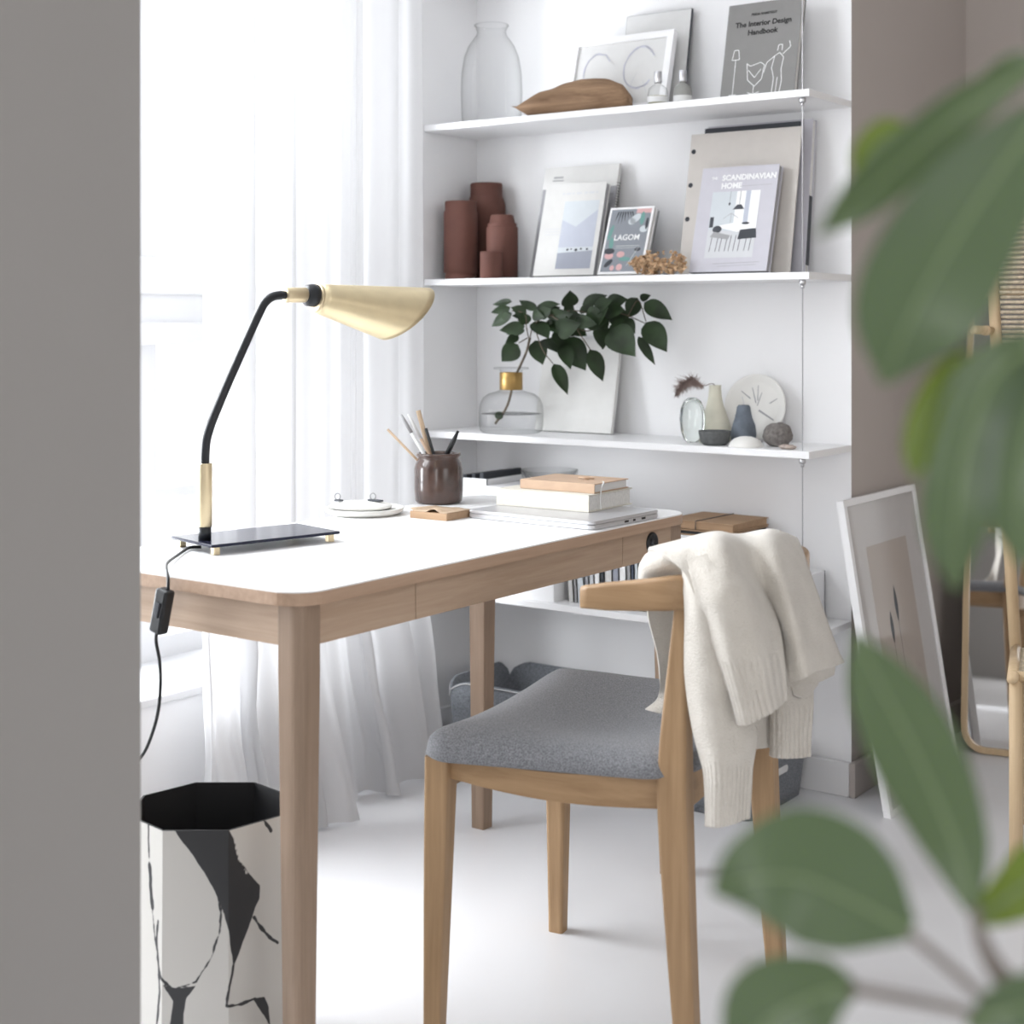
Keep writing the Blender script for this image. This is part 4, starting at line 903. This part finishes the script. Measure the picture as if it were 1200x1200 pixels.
# plate with brushed lines leaning on the wall
pc = at_y(888, 481, 3.372); a_ = math.radians(12); rad = .0825
mt = Matrix.Translation((pc.x, 3.368, Z+rad*math.cos(a_)+.001))@Matrix.Rotation(PI/2-a_, 4, 'X')
pl = thing('plate', 'large white ceramic plate with grey strokes leaning on the wall', 'plate', (pc.x, 3.368, Z)); PO = pl.location
b = MB(PO); b.lathe([(0, .004), (.058, .004), (.066, .007), (.078, .014), (rad, .0155), (rad, .013), (.076, .008), (.06, -.002), (0, -.002)], seg=56, mtx=mt); b.build('plate_body', M['ceramic'], pl)
b = MB(PO); rd = random.Random(3)
for a0, r0, r1, w_ in ((2.3, .03, .066, .003), (1.75, .012, .052, .003), (1.45, .018, .056, .0026), (1.15, .006, .040, .0026), (-.65, .01, .058, .005), (.3, .04, .06, .0026), (3.4, .03, .06, .004)):
    p0 = Vector((r0*math.cos(a0)*.9, r0*math.sin(a0), .0043)); p1 = Vector((r1*math.cos(a0+.12), r1*math.sin(a0+.12), .0048)); sd = (p1-p0).cross(Vector((0, 0, 1))).normalized()*w_/2
    b.poly([tuple(mt@(p0+sd)), tuple(mt@(p1+sd*.6)), tuple(mt@(p1-sd*.6)), tuple(mt@(p0-sd))])
b.build('painted_stroke', M['spine_grey'], pl, recalc=False)
p = at_y(871.5, 500, 3.285); cn = thing('candle', 'blue grey pear shaped candle in front of the white plate', 'candle', (p.x, p.y, Z))
b = MB(); b.lathe([(0, 0), (.024, 0), (.029, .006), (.031, .022), (.027, .045), (.021, .062), (.018, .076), (.016, .088), (.0125, .093), (0, .094)], seg=40)
for v in b.bm.verts: v.co.x *= 1+.07*noise.noise(v.co*45); v.co.y *= 1+.07*noise.noise(v.co*45)
b.build('wax', M['blue_grey'], cn); MB().tube(crom([(0, 0, .092), (-.001, 0, .102), (-.004, 0, .113)], 4), .0008, 6).build('wick', M['pale_grey'], cn)
p = at_y(911.5, 500, 3.262); b = MB((p.x, p.y, Z)); b.blob((p.x, p.y, Z+.026), .035, .032, .030, .10, 2.2, 4, 3)
for v in b.bm.verts:
    d_ = v.co-Vector((p.x, p.y, Z+.026)); v.co += d_.normalized()*.0012*math.sin(d_.x*900)*math.sin(d_.z*900); v.co.z = max(v.co.z, Z+.0003)
tag(b.build('stone', M['urchin']), 'round pebbly grey stone at the right end of the third shelf', 'stone')
p = at_y(922.5, 500, 3.205); b = MB((p.x, p.y, Z)); b.blob((p.x, p.y, Z+.0055), .021, .014, .006, .25, 2.5, 3, 8)
for v in b.bm.verts: v.co.z = max(v.co.z, Z+.0002)
tag(b.build('stone', M['stone']), 'small flat pinkish stone in front of the round grey stone', 'stone')
p = at_y(874, 500, 3.213); tag(MB((p.x, p.y, Z)).lathe([(.0405, 0), (.0405, .003), (.036, .012), (.027, .019), (.014, .0235), (0, .025)], p.x, p.y, Z, 44).build('ceramic_dome', M['ceramic']), 'small white ceramic dome lying in front of the pear candle', 'ornament')
p = at_y(837.5, 500, 3.213); tag(MB((p.x, p.y, Z)).lathe([(0, 0), (.026, 0), (.034, .008), (.0385, .030), (.0385, .034), (.036, .034), (.032, .012), (.024, .006), (0, .006)], p.x, p.y, Z, 44).build('bowl', M['bowl_grey']), 'small dark grey clay bowl in front of the cream vase', 'bowl')

# --- lowest shelf
Z = ST[3]
def shelf_box(name, label, cat, x0, x1, y0, y1, z0, z1, m, open_top=False, mi=None, slant=0, group=None):
    c = ((x0+x1)/2, (y0+y1)/2, z0); r = thing(name, label, cat, c, group=group)
    if open_top:
        b = MB(c); tw = .003
        b.box(x0, x1, y0, y1, z0, z0+tw); b.box(x0, x0+tw, y0, y1, z0, z1); b.box(x1-tw, x1, y0, y1, z0, z1); b.box(x0, x1, y0, y0+tw, z0, z1); b.box(x0, x1, y1-tw, y1, z0, z1); b.build('body', m, r)
    else:
        MB(c).box(x0, x1, y0, y1, z0, z1-.02, bev=.001, seg=1).build('body', m, r); MB(c).box(x0-.0015, x1+.0015, y0-.0015, y1, z1-.028, z1, bev=.001, seg=1).build('lid', m, r)
    return r
xa = at_y(546, 560, 3.2).x
m0 = shelf_box('magazine_holder', 'open white file box nearest the curtain on the lowest shelf', 'file box', xa-.03, xa+.07, 3.2, 3.395, Z, .715, M['shelf'], True)
for k, (xx, lb) in enumerate(((xa-.012, 'first'), (xa+.018, 'second'), (xa+.044, 'third'))):
    tag(MB((xx, 3.3, Z+.004)).box(xx-.006, xx+.006, 3.21, 3.385, Z+.004, .722+.004*k, bev=.001, seg=1).build('folder', M['charcoal']), 'dark folder standing in the open white file box, %s from the left' % lb, 'folder', 'dark folders in the open white file box')
wb = shelf_box('storage_box', 'large white lidded box beside the file box on the lowest shelf', 'box', xa+.078, at_y(649, 690, 3.18).x, 3.18, 3.392, Z, .700, M['shelf'])
tag(MB((xa+.22, 3.29, .700)).lathe([(.045, 0), (.060, .004), (.072, .020), (.076, .040), (.074, .040), (.058, .008), (0, .004)], xa+.20, 3.30, .7003, 40, cap=False).build('glass_bowl', M['glass']), 'shallow clear glass bowl standing on the large white box', 'bowl')
cols = [('cover_white', .016, .20), ('spine_grey', .010, .205), ('pale_blue', .020, .21), ('mid_grey', .012, .21), ('pale_grey', .014, .215), ('white_ink', .016, .22), ('charcoal', .012, .215), ('cover_white', .022, .22), ('sea_grey', .018, .225), ('white_ink', .020, .235), ('spine_grey', .012, .235), ('navy', .008, .235), ('pale_blue', .011, .235), ('olive_grey', .022, .24), ('olive_grey', .024, .24), ('mid_grey', .018, .235)]
sn = {'cover_white': 'off white', 'spine_grey': 'mid grey', 'pale_blue': 'pale blue', 'mid_grey': 'slate grey', 'pale_grey': 'light grey', 'white_ink': 'bright white', 'charcoal': 'charcoal', 'sea_grey': 'blue grey', 'navy': 'navy', 'olive_grey': 'olive grey'}
x = at_z(665, 703, Z).x+.018
nth = ['first', 'second', 'third', 'fourth', 'fifth', 'sixth', 'seventh', 'eighth', 'ninth', 'tenth', 'eleventh', 'twelfth', 'thirteenth', 'fourteenth', 'fifteenth', 'sixteenth']
for k, (cn_, wd, hh_) in enumerate(cols):
    yb_ = 3.212; sk = math.radians(4 if k < 3 else 1.5)
    r = thing('book', '%s book spine, %s from the left in the row under the desk' % (sn[cn_], nth[k]), 'book', (x, yb_, Z+.0003), (0, -sk, 0), 'books on the lowest shelf')
    hh_ *= .9
    b = MB(); b.box(0, .0018, 0, .16, 0, hh_); b.box(wd-.0018, wd, 0, .16, 0, hh_); b.box(0, wd, 0, .002, 0, hh_); b.build('cover', M[cn_], r)
    MB().box(.0019, wd-.0019, .002, .156, .003, hh_-.003).build('pages', M['pages'], r)
    if k == 9: text('EUT', .018, .0035, -.0006, hh_-.012, r, M['ink'], 'LEFT', .0003, rotz=PI/2)
    x += wd+.0014
# stack right of the desk: white boxes topped by kraft folder with elastic
kx0, kx1 = at_y(782, 620, 3.2).x, at_y(862, 620, 3.2).x
kb = shelf_box('storage_box', 'white box under the kraft folders behind the chair', 'box', kx0-.01, kx1-.004, 3.19, 3.385, Z+.0003, .618, M['shelf'])
for k, (lb, z0_, z1_) in enumerate((('lower kraft brown card folder on the white box behind the desk', .6185, .632), ('upper kraft brown card folder with dark string beside the desk corner', .6335, .653))):
    r = thing('card_folder', lb, 'folder', ((kx0+kx1)/2, 3.285, z0_), (0, 0, math.radians(-1.5*k)), 'kraft folders behind the desk')
    w2 = (kx1-kx0)/2
    b = MB(); b.box(-w2, w2, -.088, .088, 0, .003, bev=.0008, seg=1); b.box(-w2, w2, -.088, .088, z1_-z0_-.003, z1_-z0_, bev=.0008, seg=1); b.box(-w2, -w2+.003, -.088, .088, .001, z1_-z0_-.001); b.build('cover', M['kraft'], r)
    MB().box(-w2+.003, w2-.004, -.085, .085, .003, z1_-z0_-.003).build('papers', M['dark'] if k == 0 else M['kraft'], r)
    if k: b = MB(); b.tube([(-.01, -.0895, 0), (-.01, -.0895, z1_-z0_+.001), (-.005, .089, z1_-z0_+.001)], .0011, 6); b.build('string', M['charcoal'], r)
# cut away magazine holder at the right end
hx = at_y(952, 700, 3.33).x; r = thing('magazine_holder', 'white file holder with a slanted side at the right shelf end', 'file box', (hx, 3.3, Z))
b = MB((hx, 3.3, Z)); tw = .003
for xx in (hx-.07, hx): b.prism([(0, 0), (.15, 0), (.15, .06), (.07, .115), (0, .115)], 0, tw, mtx=Matrix(((0, 0, 1, xx), (-1, 0, 0, 3.395), (0, 1, 0, Z), (0, 0, 0, 1))))
b.box(hx-.07, hx+tw, 3.245, 3.395, Z, Z+tw); b.box(hx-.07, hx+tw, 3.392, 3.395, Z, Z+.115); b.box(hx-.07, hx+tw, 3.245, 3.248, Z, Z+.06); b.build('body', M['shelf'], r)

# ------------------------------------------------------------------ felt baskets on the floor
def basket(label, x0, x1, y0, y1, hmid, hcor):
    c = Vector(((x0+x1)/2, (y0+y1)/2, 0)); r = thing('felt_basket', label, 'basket', c, group='grey felt baskets under the shelves')
    wx, wy = (x1-x0)/2, (y1-y0)/2; R0 = .035
    pts = []
    per = []
    for s0, s1 in (((-1, -1), (1, -1)), ((1, -1), (1, 1)), ((1, 1), (-1, 1)), ((-1, 1), (-1, -1))):
        for i in range(24): t = i/24; per.append(((s0[0]+(s1[0]-s0[0])*t), (s0[1]+(s1[1]-s0[1])*t), t))
    def ring(sc_, inset, zf, floor=None):
        out = []
        for u, v, t in per:
            x_ = u*(wx-inset)*sc_; y_ = v*(wy-inset)*sc_
            # rounded vertical corners
            ax_, ay_ = abs(x_)-(wx-inset-R0)*sc_, abs(y_)-(wy-inset-R0)*sc_
            if ax_ > 0 and ay_ > 0:
                ll = math.hypot(ax_, ay_); m_ = max(ax_, ay_)
                x_ = math.copysign((wx-inset-R0)*sc_+ax_/ll*m_, x_); y_ = math.copysign((wy-inset-R0)*sc_+ay_/ll*m_, y_)
            e = min(t, 1-t)*2*1.0; top = hcor+(hmid-hcor)*min(1, e/.30)**.6
            out.append((x_, y_, zf*top if floor is None else floor))
        return out
    b = MB(); b.sections([ring(.93, 0, 0, 0.001), ring(.95, 0, .3), ring(.98, 0, .7), ring(1, 0, 1), ring(1, .006, 1), ring(.97, .006, .6), ring(.93, .006, 0, .008)])
    b.build('body', M['felt'], r)
    b = MB(); b.tube([Vector(p)*1.0+Vector((0, 0, -.004)) for p in ring(1.004, 0, 1)]+[Vector(ring(1.004, 0, 1)[0])+Vector((0, 0, -.004))], .0014, 5); b.build('stitching', M['stitch'], r)
    b = MB()
    b.prism(rrect(-.028, .028, -.008, .008, .0079, 5), -.001, .0006, mtx=Matrix.Translation((wx*.985, 0, hmid*.66))@Matrix.Rotation(PI/2, 4, 'Z')@Matrix.Rotation(PI/2, 4, 'X')); o = b.build('handle', M['stitch'], r)
    return r
basket('tall blue grey felt basket on the floor at the left of the recess', -2.43, -2.0, 3.09, 3.375, .205, .165)
basket('low blue grey felt basket on the floor under the sweater', -1.96, -1.535, 3.075, 3.375, .135, .118)

# ------------------------------------------------------------------ waste bin under the desk
tc_ = Vector((-1.763, 1.652, 0)); tb = thing('waste_bin', 'octagonal waste bin with black ink marbling under the desk', 'bin', tc_, (0, 0, YAW))
rb = .118/math.cos(PI/8)
octo = lambda r: [(r*math.cos(PI/8+PI/4*k), r*math.sin(PI/8+PI/4*k)) for k in range(8)]
# ink shapes in (distance round the bin, height), from the front left corner
def uz(x, y): return ((x-200)*.0978/80 if x < 280 else .0978+(x-280)*.0978/57, .375-(y-975)/789)
def zp(pts): return [uz(150+a/2.308, 680+b_/2.308) for a, b_ in pts]
INK_POLY = [zp([(145, 675), (172, 712), (205, 752), (240, 806), (266, 850), (290, 905), (303, 975), (312, 1052), (332, 1005), (352, 948), (373, 890), (376, 855), (350, 812), (325, 765), (318, 720), (300, 676)]),
            zp([(118, 1098), (160, 1106), (212, 1098), (185, 1130), (178, 1165), (172, 1230), (125, 1260), (140, 1190), (146, 1140)]), zp([(355, 1158), (385, 1166), (398, 1200), (400, 1260), (385, 1215)])]
INK_LINE = [(zp([(270, 850), (281, 905), (272, 965), (250, 1030), (212, 1088), (160, 1104)]), .0011), (zp([(38, 650), (46, 780), (62, 890), (75, 960), (90, 1030), (112, 1078), (140, 1104)]), .0016), (zp([(96, 930), (88, 1000), (100, 1060), (104, 1120), (94, 1200), (90, 1290)]), .0022),
            (zp([(312, 1050), (302, 1100), (295, 1152), (330, 1162), (362, 1160)]), .0020), (zp([(362, 938), (380, 975), (400, 1008), (420, 1030)]), .0022), (zp([(376, 655), (392, 690), (404, 715)]), .0022), (zp([(48, 790), (55, 850), (66, 900)]), .0042), (zp([(175, 1230), (150, 1320), (190, 1420), (150, 1520)]), .004)]
WHITE_LINE = [(zp([(176, 722), (200, 762), (232, 815), (262, 850)]), .0016), (zp([(312, 688), (322, 760), (345, 815)]), .0013)]
def seg_d(p, a, b_):
    vx, vy = b_[0]-a[0], b_[1]-a[1]; t = max(0, min(1, ((p[0]-a[0])*vx+(p[1]-a[1])*vy)/max(1e-12, vx*vx+vy*vy))); return math.hypot(p[0]-a[0]-t*vx, p[1]-a[1]-t*vy)
def ink(u, z):
    q = Vector((u*60, z*60, 3)); wob = .0016*noise.noise(q)+.0010*noise.noise(q*3.1); u += .0022*noise.noise(q*.7); d = .02
    for P_ in INK_POLY:
        inside = False; dd = 9
        for i in range(len(P_)):
            a, b_ = P_[i], P_[(i+1) % len(P_)]; dd = min(dd, seg_d((u, z), a, b_))
            if (a[1] > z) != (b_[1] > z) and u < (b_[0]-a[0])*(z-a[1])/(b_[1]-a[1])+a[0]: inside = not inside
        d = min(d, -dd if inside else dd)
    for P_, w_ in INK_LINE:
        for a, b_ in zip(P_, P_[1:]): d = min(d, seg_d((u, z), a, b_)-w_*1.1+wob*.6)
    for P_, w_ in WHITE_LINE:
        for a, b_ in zip(P_, P_[1:]): d = max(d, w_*.7-seg_d((u, z), a, b_)+wob)
    return d+wob*.4
def ink_rest(u, z):
    k = noise.noise(Vector((u*14, z*9, 1.7)))+.3*noise.noise(Vector((u*40, z*30, 5))); return min(abs(k)-.06, .38-k)*.05
b = MB(); OC = octo(rb); vals = []; NUF, NZ = 44, 150
for f in range(8):
    # corner 5 and 6 bound the face turned to the viewer
    p0, p1 = OC[f], OC[(f+1) % 8]; rows = []; fine = f in (4, 5, 6); nu, nz_ = (NUF, NZ) if fine else (20, 60)
    for j in range(nz_+1):
        z_ = .375*j/nz_; k = 1.02-.02*j/nz_; row = []
        for i in range(nu+1):
            t = i/nu; row.append(((p0[0]+(p1[0]-p0[0])*t)*k, (p0[1]+(p1[1]-p0[1])*t)*k, z_)); u_ = (f-5+t)*.0978
            vals.append(ink(u_, z_) if fine else ink_rest(u_, z_))
        rows.append(row)
    b.grid(rows, smooth=False)
o = b.build('outside', M['marble'], tb, recalc=False); at_ = o.data.attributes.new('ink', 'FLOAT', 'POINT')
at_.data.foreach_set('value', [max(0, min(1, .5+v*60)) for v in vals])
ri = rb-.003; b = MB(); b.sections([[(x, y, .3755) for x, y in octo(rb)], [(x, y, .3755) for x, y in octo(ri)], [(x*1.0, y*1.0, .005) for x, y in octo(ri)]], smooth=False, capends=False); b.poly([(x, y, .005) for x, y in octo(ri)]); o = b.build('lining', M['dark'], tb, recalc=False); o['label'] = 'black lining'

# ------------------------------------------------------------------ right side: leaning picture, mirror, woven chair
fx, fY0, fY1, fz = -1.421, 3.30, 3.755, .715; bxm = -1.305
a_ = math.atan2(bxm-fx, fz); hf = math.hypot(bxm-fx, fz)
pf = thing('picture_frame', 'large white framed poster leaning on the floor by the greige wall', 'picture', (bxm, (fY0+fY1)/2, 0), (0, -a_, 0))
wY = (fY1-fY0)/2; fw, ft = .016, .018
b = MB(); b.box(-ft, 0, -wY, wY, 0, fw, bev=.001, seg=1); b.box(-ft, 0, -wY, wY, hf-fw, hf, bev=.001, seg=1); b.box(-ft, 0, -wY, -wY+fw, fw, hf-fw); b.box(-ft, 0, wY-fw, wY, fw, hf-fw); b.build('frame', M['shelf'], pf)
MB().box(-ft+.002, -.006, -wY+fw, wY-fw, fw, hf-fw).build('mount', M['poster_white'], pf)
MB().box(-.0062, -.0052, -wY*.55, wY*.55, hf*.13, hf*.835).build('poster', M['poster_beige'], pf)
b = MB()
for y, z0, h_ in ((-.055, hf*.5, .082), (.0, hf*.56, .095)):
    pts = [(y+.012*math.sin(PI*t)*s, z0+h_*t) for s in (1, -1) for t in ([k/10 for k in range(11)] if s > 0 else [k/10 for k in range(10, -1, -1)])]
    b.poly([(-.0049, p[0]*.8, p[1]) for p in pts[:11]+pts[12:21]]); b.box(-.0051, -.0049, y*.8-.0006, y*.8+.0006, hf*.24, z0)
b.build('leaf_print', M['charcoal'], pf, recalc=False)
MB().box(-.0042, -.0036, -wY+fw, wY-fw, fw, hf-fw).build('glazing', M['acrylic'], pf)
# mirror
my, mz = 3.93, 1.22; mlean = math.atan2(.12, mz)
mr = thing('mirror', 'tall oak framed mirror with rounded corners leaning on the far wall', 'mirror', (-1.005, my+.075, 0), (-mlean, 0, math.radians(10)))
outer = rrect(-.365, .365, 0, mz, .06, 8); inner = rrect(-.350, .350, .015, mz-.015, .046, 8)
b = MB(); b.sections([[(x, -.022, z) for x, z in outer], [(x, 0, z) for x, z in outer], [(x, 0, z) for x, z in inner], [(x, -.022, z) for x, z in inner], [(x, -.022, z) for x, z in outer]], smooth=False, capends=False); b.build('frame', M['ash'], mr)
b = MB(); b.prism(inner, 0, .006, mtx=Matrix(((1, 0, 0, 0), (0, 0, 1, -.012), (0, 1, 0, 0), (0, 0, 0, 1)))); b.build('mirror_glass', M['mirror'], mr)
# woven chair at the right edge
q0 = at_d(1204, 965, 3.42); q0.z = 0; q1 = at_d(1157, 232, 3.62)
wc = thing('lounge_chair', 'pale wooden chair with woven cord back at the right edge', 'chair', (q0.x+.25, q0.y, 0)); WO = wc.location
q0 = at_z(1203, 965, .0); q0z = -q0.x*SN+q0.y*CS; q1 = at_d(1157, 232, q0z+.16)
wide = Vector((.50, .06, 0))
def bar(a, b_, name, r=.014, m=M['ash'], fl=.8): return MB(WO).tube([a, b_], r, 12, flat=fl).build(name, m, wc)
bar(q0, q1, 'back_stile'); bar(q0+wide, q1+wide, 'back_stile')
lerp = lambda t: q0.lerp(q1, t)
for t in (.995, .60): bar(lerp(t), lerp(t)+wide, 'cross_rail', .011)
b = MB(WO); nrow = 46
for i in range(nrow):
    t = .615+.375*i/nrow; p0 = lerp(t); p1 = p0+wide
    b.tube([p0.lerp(p1, .03+.94*k/24)+Vector((0, 1, 0))*(.0035*(1 if (k+i) % 2 else -1)) for k in range(25)], .0042, 5)
o = b.build('woven_back', M['cord'], wc)
fr = Vector((.06, -.52, 0))
hp = at_d(1163, 388, -lerp(.785).x*SN+lerp(.785).y*CS); hq = at_d(1141, 386, -lerp(.785).x*SN+lerp(.785).y*CS-.06)
bar(hp, hq, 'handle', .011)
MB(WO).lathe([(.006, -.009), (.012, -.009), (.012, .009), (.006, .009)], seg=20, cap=False, mtx=Matrix.Translation(hp.lerp(hq, .35))@Matrix.Rotation(PI/2, 4, 'X')).build('handle_loop', M['ash'], wc)
s0 = lerp(.27); 
for dv in (Vector((0, 0, 0)), wide):
    bar(s0+dv, s0+dv+Vector((.03, -.50, .05))+Vector((.12, 0, 0))*(1 if dv.length == 0 else 0), 'seat_rail', .013); 
ff = s0+Vector((.15, -.48, .05)); bar(Vector((ff.x, ff.y, 0)), ff, 'front_leg'); f2 = s0+wide+Vector((.03, -.48, .05)); bar(Vector((f2.x, f2.y, 0)), f2, 'front_leg'); bar(ff, f2, 'cross_rail', .011)
b = MB(WO)
for i in range(36):
    t = i/35; p0 = s0.lerp(ff, t); p1 = (s0+wide).lerp(f2, t); b.tube([p0.lerp(p1, k/16)+Vector((0, 0, .0035*(1 if (k+i) % 2 else -1))) for k in range(17)], .0055, 5)
b.build('woven_seat', M['cord'], wc)

# ------------------------------------------------------------------ foreground plant
PK = .65; PS = PK/.92; base = at_d(1290, 1250, PK); base = Vector((base.x, base.y, 0))
pt = thing('rubber_plant', 'large leaved green house plant in the near right foreground', 'plant', base); PB = pt.location
MB(PB).lathe([(0, 0), (.10, 0), (.115, .02), (.135, .24), (.14, .25), (.13, .25), (.12, .22), (0, .22)], base.x, base.y, 0, 40).build('pot', M['clay_pot'], pt)
MB(PB).lathe([(0, .222), (.119, .222), (.119, .226), (0, .23)], base.x, base.y, 0, 30).build('soil', M['twig'], pt)
b = MB(PB)
b.tube(crom([Vector((base.x, base.y, .22)), at_d(1240, 1330, PK), at_d(1215, 1210, PK), at_d(1235, 900, PK+.01), at_d(1228, 500, PK), at_d(1235, 200, PK), at_d(1215, 20, PK)], 6), .0058*PS, 10)
for path in ([(1218, 1215, PK), (1180, 1200, PK), (1100, 1178, PK), (1000, 1160, PK-.02)], [(1216, 1210, PK), (1160, 1175, PK), (1120, 1140, PK), (1063, 1092, PK-.01)], [(1214, 1215, PK), (1175, 1160, PK), (1150, 1110, PK), (1142, 1065, PK)],
             [(1218, 1180, PK), (1170, 1130, PK), (1142, 1078, PK+.02)], [(1228, 500, PK), (1235, 460, PK-.03), (1215, 405, PK-.03)], [(1235, 200, PK), (1230, 120, PK), (1205, 85, PK)]):
    b.tube(crom([at_d(*p) for p in path], 5), .0034*PS, 8)
b.build('stem', M['plant_stem'], pt)
def bigleaf(pts, widths, tilt=0, fold=.15, cup=0, asym=(1, 1), m='big_leaf'):
    """midrib control points (px, py, distance), half widths in photo pixels at each; tilt turns the blade about its midrib"""
    n = 7; P = crom([at_d(*p) for p in pts], n); Wd = crom([(wv, 0, 0) for wv in widths], n)
    b = MB(PB); rows = []; ribp = []
    for i, p in enumerate(P):
        d = (P[min(i+1, len(P)-1)]-P[max(i-1, 0)]).normalized(); c = tocam(p); sd = d.cross(c).normalized(); nn = sd.cross(d).normalized()
        hw = max(.0008, Wd[i].x*PK/F); row = []
        s2 = sd*math.cos(tilt)+nn*math.sin(tilt)
        for j in range(11):
            s_ = -1+j/5; k = asym[0] if s_ < 0 else asym[1]
            row.append(tuple(p+s2*hw*s_*k/max(.25, math.cos(tilt))+nn*(fold*hw*abs(s_)**1.2+cup*hw*math.sin(3*s_+i*.3)*.1)))
        rows.append(row); ribp.append(p+nn*.0006)
    b.grid(rows); o = b.build('leaf', M[m], pt, recalc=False)
    MB(PB).tube(ribp, [0.0021*PS*(1-.6*i/len(ribp)) for i in range(len(ribp))], 6).build('midrib', M['rib'], o)
    return o
z = PK
bigleaf([(1215, 78, z), (1140, 122, z-.015), (1062, 186, z-.02), (1005, 236, z-.02), (958, 276, z-.015)], [6, 24, 30, 24, 2], .4, .35)
bigleaf([(1066, 150, z+.02), (1045, 158, z+.02), (1020, 180, z+.02), (1003, 212, z+.015)], [4, 24, 22, 3], -.5, .2, m='backlit_leaf')
bigleaf([(1222, 130, z-.02), (1168, 205, z-.035), (1112, 290, z-.045), (1066, 375, z-.045), (1036, 450, z-.03)], [16, 52, 68, 62, 4], .15, .14)
bigleaf([(1225, 396, z-.015), (1165, 440, z-.03), (1134, 520, z-.035), (1120, 610, z-.035), (1120, 692, z-.02)], [10, 34, 36, 36, 3], .25, .3)
bigleaf([(1150, 412, z+.015), (1115, 440, z+.015), (1090, 485, z+.015), (1075, 530, z+.015), (1072, 562, z+.015)], [5, 20, 24, 18, 2], -.5, .3, m='backlit_leaf')
bigleaf([(1232, 420, z-.02), (1205, 500, z-.035), (1193, 585, z-.04), (1200, 665, z-.035)], [12, 40, 40, 3], .1, .2)
bigleaf([(1140, 1068, z+.015), (1118, 985, z+.02), (1072, 880, z+.02), (1030, 800, z+.02), (1003, 742, z+.02)], [8, 40, 54, 40, 4], .15, .14)
bigleaf([(1066, 1092, z-.01), (1005, 1058, z-.02), (940, 1030, z-.028), (880, 1030, z-.028), (836, 1045, z-.02)], [14, 66, 78, 48, 4], .1, .14, asym=(.85, 1.0))
bigleaf([(1004, 1158, z-.015), (960, 1165, z-.02), (900, 1195, z-.02), (850, 1245, z-.015)], [6, 42, 56, 3], .2, .15)
bigleaf([(1138, 1082, z+.015), (1172, 1058, z+.02), (1215, 1025, z+.035), (1260, 985, z+.04)], [5, 26, 36, 4], -.4, .2, m='backlit_leaf')
bigleaf([(1135, 1205, z-.03), (1175, 1185, z-.035), (1220, 1180, z-.035), (1270, 1200, z-.03)], [5, 26, 34, 4], -.3, .2)
bigleaf([(1225, 95, z+.015), (1195, 80, z+.02), (1155, 110, z+.03), (1130, 138, z+.035)], [6, 20, 18, 2], -.4, .3)
